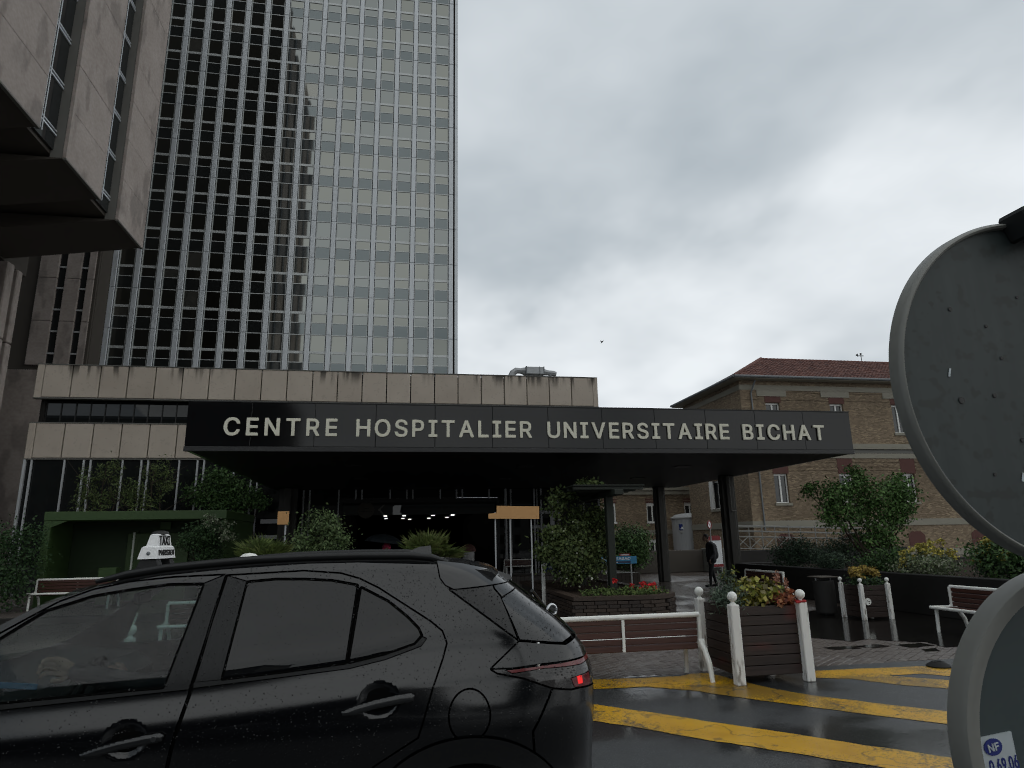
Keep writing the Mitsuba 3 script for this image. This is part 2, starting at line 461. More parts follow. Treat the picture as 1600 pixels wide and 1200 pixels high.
put('trim', cat([bx(-12.57, 8.15, G - .03, G + .2, 6.835, 6.875), bx(-12.57, 8.15, G - .03, G + .2, 4.675, 4.715), bx(-12.57, 8.15, G - .02, G + .2, 8.075, 8.105), bx(-12.57, 8.15, G - .02, G + .2, 5.955, 5.99)]), 'concrete_grey', pod)
put('band_window', bx(-12.5, 8.1, G + .42, G + .46, 5.98, 6.84), 'band_glass', pod)
put('band_sill', bx(-12.5, 8.1, G + .2, G + .5, 5.90, 5.975), 'joint_dark', pod)
for i in range(42):
    put('band_mullion', bx(-12.3 + i * .482, -12.27 + i * .482, G + .38, G + .42, 5.98, 6.84), 'black_paint', pod)
# glazed entrance storey
for i in range(12):
    for dx, w in ((0, .055), (.22, .055), (1.25, .05)):
        x = -12.54 + 1.8635 * i + dx
        if x < 8.1:
            put('mullion', cb(x - w / 2, x + w / 2, G - .02, G + .06, 3.22 if -1.95 < x < 3.9 else .1, 3.58 if -4.2 < x < 8.1 else 4.67, .008), 'mullion_white', pod)
put('mullion', cb(-12.58, -12.50, G - .02, G + .1, .1, 4.68, .01), 'mullion_white', pod)
put('glass', cat([bx(-12.5, -1.9, G + .08, G + .10, .1, 4.67), bx(3.95, 8.05, G + .08, G + .10, .1, 3.6), bx(-1.9, 3.95, G + .08, G + .10, 3.27, 3.6)]), 'band_glass', pod)
put('door_head', cat([bx(-1.95, 4.0, G + .0, G + .25, 3.10, 3.26), bx(-2.0, -1.85, G, G + .3, 0, 3.25), bx(3.9, 4.02, G, G + .3, 0, 3.25)]), 'black_paint', pod)
# entrance hall behind the open doors
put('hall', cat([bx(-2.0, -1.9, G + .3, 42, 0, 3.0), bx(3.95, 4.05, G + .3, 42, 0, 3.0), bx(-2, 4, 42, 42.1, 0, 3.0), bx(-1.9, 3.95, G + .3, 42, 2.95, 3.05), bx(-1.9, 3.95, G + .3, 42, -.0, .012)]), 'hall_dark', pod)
for x, y in ((-.35, 30.5), (-.35, 33.4), (-.35, 37.0), (.55, 30.3), (.55, 33.2), (.55, 37.0), (1.95, 37.2), (1.95, 33.2), (1.95, 30.0), (2.9, 36.5), (2.9, 33.0), (2.9, 29.8), (.95, 38.5)):
    put('hall_lamp', bx(x - .08, x + .08, y - .08, y + .08, 2.90, 2.93), 'hall_lamp_glow', pod, emitter={'type': 'area', 'radiance': rgb(.42, .42, .40)})
for x, y in ((-10.6, 26.6), (-10.6, 27.6)):
    put('tube_lamp', bx(x, x + .75, y, y + .05, 3.95, 4.0), 'hall_lamp_glow', pod)
# glass doors with the round emblem and the arrow
put('door_screen', bx(-1.85, 3.9, G + .20, G + .22, 2.66, 3.1), 'band_glass', pod)
cx, cz = -.98, 2.84
put('emblem', wallprism(Point(cx, cz).buffer(.30), G + .185, G + .197), 'concrete_dark', pod, label='round dull emblem on the glass above the door')
put('emblem_line', cat([bx(cx - .24, cx + .24, G + .172, G + .18, cz - .06, cz - .045), bx(cx - .05, cx + .09, G + .172, G + .18, cz + .05, cz + .075)]), 'black_paint', pod)
put('arrow', wallprism(Polygon([(-.55, 2.85), (-.36, 3.03), (-.29, 3.03), (-.46, 2.85), (-.29, 2.66), (-.36, 2.66)]), G + .185, G + .197), 'concrete_grey', pod)
# white door frames either side
for x0, x1 in ((-4.65, -3.95),):
    put('door_frame', cat([bx(x0, x1, G - .06, G + .02, 2.40, 2.55), bx(x0 - .1, x1 + .3, G - .06, G + .02, 1.86, 1.99)]), 'mullion_white', pod)
put('door_frame', cat([bx(5.45, 6.35, G - .06, G + .02, 2.62, 2.74), bx(5.2, 6.0, G - .06, G + .02, 2.08, 2.2), bx(5.98, 6.15, G - .05, G + .03, .1, 2.6)]), 'mullion_white', pod)
for x in (4.25, 5.35, 5.62):
    put('post', cb(x - .03, x + .03, G - .12, G - .05, .0, 3.58, .008), 'mullion_white', pod)

b_ = [(-2.273, 2.04), (-2.055, 2.302)]
sb = thing('sign_board', 'square plain ochre board on a white pole left of the entrance doors', 'sign')
put('board', cb(b_[0][0], b_[1][0], 14.08, 14.11, b_[0][1], b_[1][1], .006), 'orange_board', sb)
put('pole', bar((b_[1][0] - .06, 14.13, 0), (b_[1][0] - .06, 14.13, b_[1][1] - .02), .018), 'mullion_white', sb)
sb = thing('sign_board', 'long ochre arrow-shaped board right of the entrance doors', 'sign')
put('board', wallprism(Polygon([(1.995, 2.204), (1.994, 2.104), (3.088, 2.083), (3.095, 2.353), (2.175, 2.369), (2.173, 2.228)]), 14.08, 14.11), 'orange_board', sb)
for x, z in [(2.146, 2.242), (2.464, 2.238), (2.923, 2.233)]:
    put('pole', bar((x, 14.13, 0), (x, 14.13, z), .016), 'mullion_white', sb)

# ------------------------------------------------------------------ canopy
can = thing('entrance_canopy', 'wide black entrance canopy lettered CENTRE HOSPITALIER UNIVERSITAIRE BICHAT', 'canopy')
put('roof', bx(-4.2, 11.2, 14.78, G - .05, 4.45, 4.55), 'soffit_black', can)
put('soffit', bx(-4.2, 11.2, 14.78, G - .05, 3.59, 3.63), 'soffit_black', can)
for x in (-4.3, 11.22): put('side_fascia', bx(x, x + .08, 14.79, G - .05, 3.60, 4.62), 'canopy_black', can)
fx = np.linspace(-4.33, 11.335, 13)
rng = random.Random(7)
for a, b in zip(fx[:-1], fx[1:]):
    m = cb(a + .004, b - .004, 14.70, 14.775, 3.70, 4.648, .004)
    m = mv(m, -(a + b) / 2, -14.74, -4.17)
    m = mv(m, (a + b) / 2, 14.74, 4.17, rx=rng.uniform(-.0022, .0022), rz=rng.uniform(-.0022, .0022))
    put('fascia_panel', m, 'canopy_black', can)
put('drip_edge', cb(-4.34, 11.34, 14.685, 14.78, 3.588, 3.695, .008), 'canopy_strip', can)
put('top_edge', bx(-4.335, 11.34, 14.69, 14.79, 4.652, 4.675), 'black_paint', can)
def glyph_width(ch):
    m = text_on(ch, 1.0, .1)
    return m.vertices[:, 0].max() - m.vertices[:, 0].min()
def lettering(word, x0, x1, z0, z1):
    w = [glyph_width(c) for c in word]
    h = z1 - z0
    gap = (x1 - x0 - sum(w) * h * .93) / (len(word) - 1)
    x = x0
    for c, wi in zip(word, w):
        rr = wi * h * .93
        put('letter', fit_text(c, x, x + rr, z0 - (.005 if c in 'COSU' else 0), z1 + (.005 if c in 'COS' else 0), 14.685, .035), 'letter_cream', can)
        x += rr + gap
lettering('CENTRE', -3.57, -1.235, 3.925, 4.31)
lettering('HOSPITALIER', -.83, 3.10, 3.925, 4.31)
lettering('UNIVERSITAIRE', 3.47, 7.985, 3.925, 4.305)
lettering('BICHAT', 8.35, 10.55, 3.925, 4.305)
for i, (x, y, w, lab) in enumerate(((10.86, 20.45, .46, 'front column'), (10.36, 25.0, .42, ''), (-3.65, 24.7, .6, ''))):
    put('column', cat([cb(x - w / 2, x + w / 2, y - .12, y + .12, 0, 3.585, .015), cb(x - .12, x + .12, y - w / 2, y + w / 2, 0, 3.585, .015)]), 'column_paint', can)
put('pipe', cat([bar((10.83, 20.18, 2.45), (10.83, 20.18, 3.58), .015, 6), bar((10.83, 20.18, 2.45), (11.0, 20.2, 2.45), .02, 6)]), 'concrete_grey', can)
put('soffit_lamp', cat([bx(x - .2, x + .2, y - .2, y + .2, 3.57, 3.588) for x in (-1, 3.5, 8) for y in (17.5, 21)]), 'black_paint', can)

duct = thing('roof_duct', 'grey sheet metal ventilation duct lying on the podium roof', 'duct')
put('box', cb(5.55, 6.32, 27.0, 27.6, 8.63, 8.95, .02), 'duct_metal', duct)
put('rib', cat([bx(5.53, 5.57, 26.98, 27.62, 8.62, 8.965), bx(6.30, 6.34, 26.98, 27.62, 8.62, 8.965), bx(6.12, 6.15, 26.985, 27.61, 8.62, 8.96)]), 'zinc', duct)
put('elbow', tube([(4.90, 27.3, 8.05), (4.92, 27.3, 8.55), (5.0, 27.3, 8.72), (5.15, 27.3, 8.83), (5.35, 27.3, 8.82), (5.56, 27.3, 8.80)], [.15, .15, .145, .14, .13, .2], 8), 'duct_metal', duct, label='bent round pipe')
put('cowl', tube([(6.32, 27.3, 8.80), (6.5, 27.3, 8.77), (6.62, 27.3, 8.76), (6.85, 27.3, 8.74), (6.93, 27.3, 8.72)], [.17, .13, .12, .12, .10], 8), 'duct_metal', duct)
put('foot', cat([bx(5.7, 5.8, 27.1, 27.5, 7.95, 8.64), bx(6.6, 6.7, 27.2, 27.4, 7.95, 8.70)]), 'zinc', duct)

# ------------------------------------------------------------------ glass tower
tow = thing('glass_tower', 'tall office-like hospital tower with mirror glass and pale metal mullions', 'tower')
TY, X0, BAY, J0, FL = 50.0, -20.97, 1.56, 17.24, 3.16
rng = random.Random(12)
ks = list(range(-1, 11))
zt = J0 + 11 * FL
put('core', cat([bx(X0 + .1, 4.7, TY + .32, TY + 16, 0, zt + 9), bx(X0 + .05, 4.72, TY + .02, TY + .3, zt, zt + 9)]), 'concrete_grey', tow)
put('reveal', bx(X0 + .1, 4.4, TY + .26, TY + .31, 10, zt), 'joint_dark', tow)
def pane(w, h, rx, rz, t=.02):
    m = bx(-w / 2, w / 2, -t, 0, -h / 2, h / 2)
    return shape(mv(m, rx=rx, rz=rz))
gw = BAY - .42 - .10
kinds = {'window_pane': (1.86, 3.13), 'vent_pane': (1.00, 1.66), 'spandrel_pane': (.03, .94)}
var = {k: [pane(gw, b - a, rng.gauss(0, .0035), rng.gauss(0, .0035)) for _ in range(9)] for k, (a, b) in kinds.items()}
for k in ks:
    J = J0 + k * FL
    for i in range(16):
        x = X0 + i * BAY + .42 + (BAY - .42) / 2
        for kd, (a, b) in kinds.items():
            r = rng.random()
            ma = 'tower_spandrel' if kd[0] == 's' else 'tower_glass_blind' if r > .93 else 'tower_glass_warm' if r > .45 else 'tower_glass'
            put(kd, rng.choice(var[kd]), ma, tow, at=T().translate([x, TY + .20, J + (a + b) / 2]))
    for a, b, y in ((-.03, .03, .13), (.94, 1.00, .15), (1.66, 1.86, .13)):
        put('transom', bx(X0 + .3, 4.1, TY + y, TY + .24, J + a, J + b), 'aluminium_pale', tow)
mul = [shape(cb(-.21 + .03, .21 - .03, 0, .16, .012, FL - .012, .02)), shape(cb(-.21 + .03, .21 - .03, .004, .16, .012, FL - .012, .02))]
lip = []
for i in range(17):
    x = X0 + i * BAY + .21
    for k in ks:
        put('mullion_panel', mul[(i + k) % 2], 'aluminium', tow, at=T().translate([x, TY, J0 + k * FL]))
    if i < 16:
        lip += [bx(x + .235, x + .265, TY + .06, TY + .22, 13.5, zt), bx(x + BAY - .265, x + BAY - .235, TY + .06, TY + .22, 13.5, zt)]
put('glazing_bead', cat(lip), 'aluminium_pale', tow)
put('corner', cat([bx(4.52, 4.77, TY + .04, TY + .3, J0 + k * FL + .015, J0 + (k + 1) * FL - .015) for k in ks]), 'aluminium', tow)
put('corner_groove', bx(4.40, 4.72, TY + .14, TY + .3, 13, zt), 'joint_dark', tow)

# ------------------------------------------------------------------ concrete block overhanging from the left
blk_ = thing('concrete_block', 'overhanging beige concrete building with deep vertical window slits, upper left', 'building')
BX, B0, B1, BZ, BT = -13.0, 12.0, 34.25, 16.65, 63.0
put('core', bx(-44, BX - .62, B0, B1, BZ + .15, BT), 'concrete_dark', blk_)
bays = [(12.0, 14.15), (16.05, 19.1), (21.0, 23.9), (25.95, 29.17), (31.08, 34.25)]
bays = [(11.0, 13.6), (15.5, 18.75), (20.65, 23.9), (25.9, 29.17), (31.08, 34.25)]
rng = random.Random(3)
for a, b in bays:
    z = BZ
    first_ = True
    while z < BT:
        h = 2.12
        put('panel', sideprism(Polygon([(a + .008, z + .01), (b - .008, z + .01), (b - .008, min(z + h, BT) - .01), (a + .008, min(z + h, BT) - .01)]), BX - .14, BX - rng.uniform(0, .008)), 'concrete', blk_)
        z += h
    put('reveal', bx(BX - .6, BX - .16, a + .02, b - .02, BZ, BT), 'concrete_grey', blk_)
slit = [(13.6, 15.5), (18.75, 20.65), (23.9, 25.9), (29.17, 31.08)]
for a, b in slit:
    put('window_strip', bx(BX - .58, BX - .5, a, b, BZ + .3, BT), 'window_glass', blk_)
    put('frame', cat([bx(BX - .5, BX - .38, a + .02, a + .16, BZ + .05, BT)] + [bx(BX - .5, BX - .44, a + .16, b - .02, z, z + .07) for z in np.arange(BZ + .9, BT, 2.12)] + [bx(BX - .5, BX - .45, a + .16, b - .02, z + .18, z + .23) for z in np.arange(BZ + .9, BT, 2.12)]), 'aluminium', blk_)
    put('rail', cat([bar((BX - .1, a + .12, BZ + .1), (BX - .1, a + .12, BT), .035, 6), bar((BX - .1, a + .30, BZ + .1), (BX - .1, a + .30, BT), .018, 6)]), 'aluminium', blk_)
# sloping underside: every bay ends in a wedge that drops away inwards
for i, (a, b) in enumerate(bays):
    hi = [(BX - .02, a + .02, BZ), (BX - .02, b - .02, BZ)]
    pts = hi + [(BX - 6.2, a + .02, BZ - .95), (BX - 6.2, b - .02, BZ - .95), (BX - 6.3, a + .02, BZ), (BX - 6.3, b - .02, BZ)]
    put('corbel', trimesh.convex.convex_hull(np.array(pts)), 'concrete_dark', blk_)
    put('corbel_edge', bx(BX - .13, BX - .0, a + .02, b - .02, BZ - .06, BZ - .003), 'concrete_grey', blk_)
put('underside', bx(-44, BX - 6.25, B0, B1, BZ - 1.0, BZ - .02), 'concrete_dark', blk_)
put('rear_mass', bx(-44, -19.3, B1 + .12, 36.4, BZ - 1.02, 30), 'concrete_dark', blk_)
put('end_wall', bx(-44, BX - .12, B1 + .01, B1 + .1, BZ + .1, BT), 'concrete_dark', blk_)
# ribbed pier carrying it
pier = thing('ribbed_pier', 'ribbed concrete pier under the overhanging building at the left edge', 'pier')
for i, (y0, y1, dx) in enumerate(((29.0, 30.3, .0), (31.0, 31.9, .0), (32.6, 33.4, -.05), (34.2, 34.8, -.1), (35.3, 35.75, -.2))):
    for k in range(4):
        put('rib', cb(-21.5 + dx, -18.9 + dx, y0, y1, 3.9 * k + .02, min(3.9 * (k + 1), 15.6) - .02, .05), 'concrete', pier)
put('core', bx(-40, -19.5, 20.5, 35.9, 0, 15.6), 'concrete_dark', pier)
# wing between pier and tower
wing = thing('concrete_wing', 'dim beige concrete wing with two window slits left of the glass tower', 'building')
put('core', bx(-27, -20.95, 48.3, 60, 13.8, 42), 'concrete_dark', wing)
xs = [(-24.7, -23.5), (-23.0, -22.05), (-21.6, -21.15)]
for a, b in xs:
    z = 13.8
    while z < 30:
        put('panel', cb(a, b, 48.0, 48.2, z + .01, z + 3.14, .02), 'concrete', wing)
        z += 3.16
for a, b in ((-23.5, -23.0), (-22.05, -21.6)):
    put('window_strip', bx(a, b, 48.18, 48.25, 13.9, 30), 'window_glass', wing)
    for z in np.arange(14.6, 30, 1.58):
        put('transom', bx(a, b, 48.08, 48.16, z, z + .12), 'mullion_white', wing)
put('corner_wall', bx(-21.15, -20.98, 48.1, 49.9, 6, 42), 'concrete_dark', wing)
put('underside', bx(-27, -20.95, 48.31, 60, 13.55, 13.8), 'concrete_dark', wing)
solo('back_wall', bx(-40, -16.0, 38.0, 38.4, 0, 11.0), 'concrete', 'dim brown wall between the pier and the podium bands', 'wall')

# ------------------------------------------------------------------ brick hospital pavilion on the right
br = thing('brick_pavilion', 'brown brick building with hipped red tile roof, right of the canopy', 'building')
FY, FX, FE = 45.0, 25.72, 55.1          # front plane, corner, rear end of the left flank
XR = 62.0
def holes_front():
    out = []
    for x in (27.75, 33.15, 38.55, 43.95, 49.35, 54.75):
        out.append(sbox(x, 3.95, x + 1.12, 6.10))
        out.append(sbox(x - .02, 9.25, x + 1.14, 11.5))
    return out
hol = holes_front()
wallp = Polygon([(FX, 0), (XR, 0), (XR, 13.3), (FX, 13.3)]).difference(unary_union(hol))
put('wall', cat([wallprism(wallp, FY, FY + .35)]), 'brick', br)
hs = [sbox(49.0, 3.78, 51.1, 6.05), sbox(49.0, 9.2, 51.1, 11.4)]
sidep = Polygon([(FY + .36, 0), (FE, 0), (FE, 13.3), (FY + .36, 13.3)]).difference(unary_union(hs))
put('flank_wall', sideprism(sidep, FX, FX + .35), 'brick', br)
put('rear_wall', bx(FX + .36, XR, FE - .3, FE, 0, 13.3), 'brick', br)
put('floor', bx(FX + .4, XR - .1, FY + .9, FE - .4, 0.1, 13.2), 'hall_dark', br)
def win(parent, x0, x1, z0, z1, lintel, side=False):
    """a casement window in the front wall, or in the flank"""
    def B(a, b, d0, d1, e, f):
        return bx(FX + d0, FX + d1, a, b, e, f) if side else bx(a, b, FY + d0, FY + d1, e, f)
    w = put('window', cat([B(x0, x0 + .09, .18, .28, z0, z1), B(x1 - .09, x1, .18, .28, z0, z1), B(x0 + .09, x1 - .09, .18, .28, z1 - .14, z1), B(x0 + .09, x1 - .09, .18, .28, z0, z0 + .08), B((x0 + x1) / 2 - .06, (x0 + x1) / 2 + .06, .17, .28, z0 + .08, z1 - .14)]), 'window_white', parent)
    mid = (x0 + x1) / 2
    put('pane', B(x0 + .09, mid - .06, .24, .26, z0 + .08, z1 - .14), 'window_glass', w)
    put('pane', B(mid + .06, x1 - .09, .24, .26, z0 + .08, z1 - .14), 'window_glass', w)
    put('sill', B(x0 - .12, x1 + .12, -.10, .2, z0 - .19, z0 - .003), 'lime_stone', w)
    if lintel:
        put('lintel', B(x0 - .05, x1 + .12, -.025, .16, z1 + .003, z1 + lintel), 'red_lintel', w)
for i, q in enumerate(hol):
    x0, z0, x1, z1 = q.bounds
    win(br, x0, x1, z0, z1, .75 if z0 > 6 else 1.16)
for q in hs:
    x0, z0, x1, z1 = q.bounds
    win(br, x0, x1, z0, z1, .0, True)
put('shutter', cat([bx(FX - .02, FX + .05, 50.75, 51.35, 3.8, 6.05)]), 'window_white', br)
# stone bands
for z0, z1, d in ((7.26, 7.62, .06), (7.96, 8.36, .16), (7.64, 7.95, .02), (2.2, 2.68, .07), (12.45, 12.85, .05), (0, .45, .1)):
    ma = 'lime_stone' if d != .02 else 'concrete_grey'
    put('stone_band', cat([bx(FX - d, XR, FY - d, FY - .003, z0, z1), bx(FX - d, FX - .003, FY - .002, FE, z0, z1)]), ma, br)
# brick mouldings between the bands and capitals above the upper windows
mold = []
for x in np.arange(FX + 3.2, XR, 5.4):
    for z in (6.98, 6.62, 6.35):
        mold.append(bx(x + .1, x + 4.15, FY - .05, FY - .003, z, z + .08))
    for z in (11.7, 12.3):
        mold.append(bx(x + .1, x + 4.15, FY - .05, FY - .003, z, z + .10))
mold += [bx(FX + .1, FX + 1.5, FY - .05, FY - .003, 11.7, 11.8)]
for m_ in mold: put('moulding', m_, 'brick', br)
for x in (27.75, 33.15, 38.55, 43.95): put('capital', bx(x - .7, x + 1.75, FY - .06, FY - .003, 11.98, 12.44), 'lime_stone', br)
qu = []
for k in range(24):
    z = 2.7 + k * .36
    if z < 12.2: qu.append(bx(FX - .03, FX + (.55 if k % 2 else .35), FY - .035, FY - .004, z, z + .30))
put('quoin', cat(qu), 'brick', br)
put('downpipe', cat([bar((26.55, FY - .12, 2.0), (26.55, FY - .12, 12.2), .06), bar((26.55, FY - .12, 12.2), (26.75, FY - .55, 13.1), .06)]), 'zinc', br)
for x in (28.2, 33.6, 39.0, 44.5):
    put('cellar_window', wallprism(Polygon([(x - .7, .7), (x + .7, .7), (x + .7, 1.5), (x + .35, 1.75), (x - .35, 1.75), (x - .7, 1.5)]), FY - .03, FY - .003), 'red_lintel', br)
# hipped roof, tiled
EZ, OV, RIDGE = 13.35, .75, 16.35
ex0, ey0, ex1, ey1 = FX - OV, FY - OV, XR + OV, FE + OV
yr = (ey0 + ey1) / 2
run = yr - ey0
sl = (RIDGE - EZ) / run
put('eaves', cat([bx(ex0, ex1, ey0, ey1, EZ - .16, EZ - .02)]), 'lime_stone', br)
put('gutter', cat([bar((ex0 - .05, ey0 - .06, EZ - .02), (ex1, ey0 - .06, EZ - .02), .10), bar((ex0 - .06, ey0 - .05, EZ - .02), (ex0 - .06, ey1, EZ - .02), .10)]), 'zinc', br)
rv = np.array([(ex0, ey0, EZ), (ex1, ey0, EZ), (ex1, ey1, EZ), (ex0, ey1, EZ), (ex0 + run, yr, RIDGE), (ex1 - run, yr, RIDGE)])
roof = put('roof', trimesh.Trimesh(rv, [(0, 1, 5), (0, 5, 4), (1, 2, 5), (2, 3, 4), (2, 4, 5), (3, 0, 4), (0, 2, 1), (0, 3, 2)], process=False), 'roof_tile_3', br)
tiles = {i: [] for i in range(4)}
rng = random.Random(9)
rows = 21
tw = .30
def tile_mesh(w, h):
    xs_, pts, fcs = np.linspace(0, w, 5), [], []
    zz = [0.035, .05, .03, .022, .035]
    for j, (s, lift) in enumerate(((0, .05), (1, .02))):
        for xk, zk in zip(xs_, zz): pts.append((xk, s * h, zk + lift))
    for xk, zk in zip(xs_, zz): pts.append((xk, 0, .0))
    for k in range(4):
        fcs += [(k, k + 1, 6 + k), (k, 6 + k, 5 + k), (10 + k, 11 + k, k + 1), (10 + k, k + 1, k)]
    return np.array(pts), np.array(fcs)
L_ = math.hypot(run, RIDGE - EZ)
tv, tf = tile_mesh(tw, L_ / rows + .03)
single = 0
sing = {i: shape(trimesh.Trimesh(tv, tf, process=False)) for i in range(1)}
for side in (0, 1):
    for r in range(rows):
        s0 = r / rows
        inset = run * s0
        a, b = (ex0 + inset, ex1 - inset) if side == 0 else (ey0 + inset, ey1 - inset)
        x = a
        while x + tw * .5 < b and x < 46:
            ci = rng.choices(range(4), (5, 4, 3, 1))[0]
            R = np.eye(4)
            if side == 0:
                ay = _unit([0, run, RIDGE - EZ]); R[:3, 0], R[:3, 1] = (1, 0, 0), ay
                R[:3, 2] = np.cross(R[:3, 0], ay); R[:3, 3] = (x, ey0 + inset, EZ + (RIDGE - EZ) * s0)
            else:
                ay = _unit([run, 0, RIDGE - EZ]); R[:3, 0], R[:3, 1] = (0, -1, 0), ay
                R[:3, 2] = np.cross(R[:3, 0], ay); R[:3, 3] = (ex0 + inset, x + tw, EZ + (RIDGE - EZ) * s0)
            R[:3, 2] *= 1 + rng.uniform(-.2, .3)
            m = trimesh.Trimesh(tv, tf, process=False)
            m.apply_transform(R)
            tiles[ci].append(m)
            x += tw
for i in range(4):
    put('roof_tiles', cat(tiles[i]), f'roof_tile_{i}', roof, kind='stuff')
rid = [bar((x, yr, RIDGE + .02), (x + .36, yr, RIDGE + .05), .13, 8) for x in np.arange(ex0 + run, 50, .34)]
for t_ in np.linspace(0, 1, 24):
    p = rv[0] + (rv[4] - rv[0]) * t_
    q = rv[0] + (rv[4] - rv[0]) * (t_ + .045)
    rid.append(bar(p + (0, 0, .03), q + (0, 0, .06), .12, 8))
put('ridge_tiles', cat(rid), 'roof_tile_0', roof, kind='stuff')
va = thing('weather_vane', 'small dark vane standing on the red tile roof ridge', 'weather vane')
put('rod', bar((40.6, yr, RIDGE), (40.6, yr, RIDGE + .75), .03, 6), 'black_paint', va)
put('arrow', cat([bx(40.3, 40.85, yr - .02, yr + .02, RIDGE + .62, RIDGE + .68), wallprism(Polygon([(40.3, RIDGE + .55), (40.3, RIDGE + .85), (40.05, RIDGE + .7)]), yr - .02, yr + .02), mv(trimesh.creation.icosphere(1, .09), 40.6, yr, RIDGE + .82)]), 'black_paint', va)

# second brick building seen under the canopy
b2 = thing('far_brick_building', 'sunless brick building glimpsed beneath the canopy between its columns', 'building')
h2 = [sbox(x, 3.15, x + 1.15, 4.85) for x in (19.35, 23.55, 27.35)] + [sbox(x, .4, x + 1.1, 1.5) for x in (23.6, 27.4)]
put('wall', wallprism(Polygon([(10, 0), (44, 0), (44, 6.9), (10, 6.9)]).difference(unary_union(h2)), 60, 60.3), 'brick', b2)
put('cornice', cat([bx(9.9, 44, 59.8, 59.997, 5.62, 5.95), bx(9.8, 44, 59.65, 59.997, 6.0, 6.3)]), 'lime_stone', b2)
put('stone_band', bx(10, 44, 59.93, 59.997, 1.95, 2.35), 'lime_stone', b2)
for z in (5.25, 5.0): put('moulding', bx(10, 44, 59.95, 59.997, z, z + .08), 'brick', b2)
put('back', bx(10, 44, 60.6, 61, 0, 6.8), 'hall_dark', b2)
for q in h2:
    x0, z0, x1, z1 = q.bounds
    w = put('window', cat([bx(x0, x0 + .12, 60.1, 60.2, z0, z1), bx(x1 - .12, x1, 60.1, 60.2, z0, z1), bx(x0 + .12, x1 - .12, 60.1, 60.2, z1 - .3, z1), bx((x0 + x1) / 2 - .06, (x0 + x1) / 2 + .06, 60.1, 60.2, z0, z1 - .3), bx(x0 - .05, x1 + .05, 59.9, 60.1, z0 - .2, z0 - .003)]), 'window_white', b2)
    put('pane', bx(x0 + .12, x1 - .12, 60.15, 60.17, z0, z1 - .3), 'window_glass', w)
    if z0 > 2: put('lintel', bx(x0 - .1, x1 + .1, 59.96, 60.12, z1 + .003, z1 + .5), 'red_lintel', w)

# buildings across the street, behind the viewer: they stand mirrored in the glass
for n, (x0, x1, y0, y1, h, lab) in enumerate(((-110, -17.5, -95, -75, 24, 'long grey block across the street, mirrored at the left of the canopy'), (-16.0, 0, -100, -78, 9.5, 'low grey house across the street, mirrored in the canopy'), (2, 90, -110, -82, 8.5, 'wide grey house across the street, mirrored in the car'))):
    o = thing('street_building', lab, 'building')
    put('wall', bx(x0, x1, y0, y1, 0, h), 'concrete_grey', o)
    put('roof', bx(x0 - .3, x1 + .3, y0 - .3, y1 + .3, h + .005, h + .5), 'zinc', o)
    for i in range(int((x1 - x0) / 3)):
        for j in range(int(h / 3.2)):
            put('window', bx(x0 + 1 + 3 * i, x0 + 2.2 + 3 * i, y1 + .01, y1 + .05, 1 + 3.2 * j, 2.7 + 3.2 * j), 'window_glass', o)
# ------------------------------------------------------------------ plants
def leaves(blobs, n, size, cols, seed, clump=26, spread=.30, up=.5, shell=.35, long=1.9):
    """n small leaves gathered in clumps through the blobs; returns (mesh, colours)"""
    r = np.random.default_rng(seed)
    vol = np.array([np.prod(b[1]) for b in blobs]) ** .8
    pick = r.choice(len(blobs), n, p=vol / vol.sum())
    pos, out = np.zeros((n, 3)), np.zeros((n, 3))
    tone = np.zeros(n)
    for i, (c, rad) in enumerate(blobs):
        m = np.nonzero(pick == i)[0]
        if not len(m): continue
        k = max(5, int(clump))
        d = r.normal(size=(k, 3)); d /= np.linalg.norm(d, axis=1, keepdims=True)
        cc = d * (r.random((k, 1)) ** .5 * (1 - shell) + shell) * .92
        ct = r.normal(0, .18, k)
        w = r.integers(0, k, len(m))
        p = cc[w] + r.normal(0, spread * r.random((len(m), 1)) ** .4, (len(m), 3))
        pos[m] = np.array(c) + p * np.array(rad)
        out[m] = p / (np.linalg.norm(p, axis=1, keepdims=True) + 1e-9)
        tone[m] = ct[w]
    nrm = r.normal(size=(n, 3)) * .8 + out * .55 + np.array([0, 0, up])
    nrm /= np.linalg.norm(nrm, axis=1, keepdims=True)
    t = np.cross(nrm, r.normal(size=(n, 3))); t /= np.linalg.norm(t, axis=1, keepdims=True) + 1e-9
    t = t - np.array([0, 0, .25]); t /= np.linalg.norm(t, axis=1, keepdims=True)
    b = np.cross(nrm, t)
    s = size * r.uniform(.6, 1.35, (n, 1))
    v = np.stack([pos, pos + t * s * .5 + b * s / long * .55 + nrm * s * .06, pos + t * s - nrm * s * .05, pos + t * s * .5 - b * s / long * .55 + nrm * s * .06], 1).reshape(-1, 3)
    i = np.arange(n)[:, None] * 4
    f = np.concatenate([i + [0, 1, 2], i + [0, 2, 3]], 1).reshape(-1, 3)
    cols = np.array(cols, float)
    c = 1.28 * cols[r.integers(0, len(cols), n)] * np.clip(1 + tone + r.normal(0, .22, n), .35, 1.9)[:, None]
    return (v, f), np.repeat(c, 4, 0)

def join(lf):
    vs, fs, cs, at = [], [], [], 0
    for (v, f), c in lf:
        vs.append(v); fs.append(f + at); cs.append(c); at += len(v)
    return (np.vstack(vs), np.vstack(fs)), np.vstack(cs)

GREEN = ((.030, .060, .018), (.040, .075, .022), (.022, .046, .016))
DEEP = ((.016, .036, .014), (.022, .046, .016), (.028, .054, .020))
GREYG = ((.040, .062, .040), (.055, .080, .050), (.030, .050, .032))
LIME = ((.10, .115, .022), (.075, .10, .022), (.13, .125, .030))
OLIVE = ((.050, .070, .022), (.066, .085, .030), (.040, .060, .022))

def crown(parent, lf, name='crown'):
    m, c = lf
    return put(name, m, 'leaf', parent, color=c)

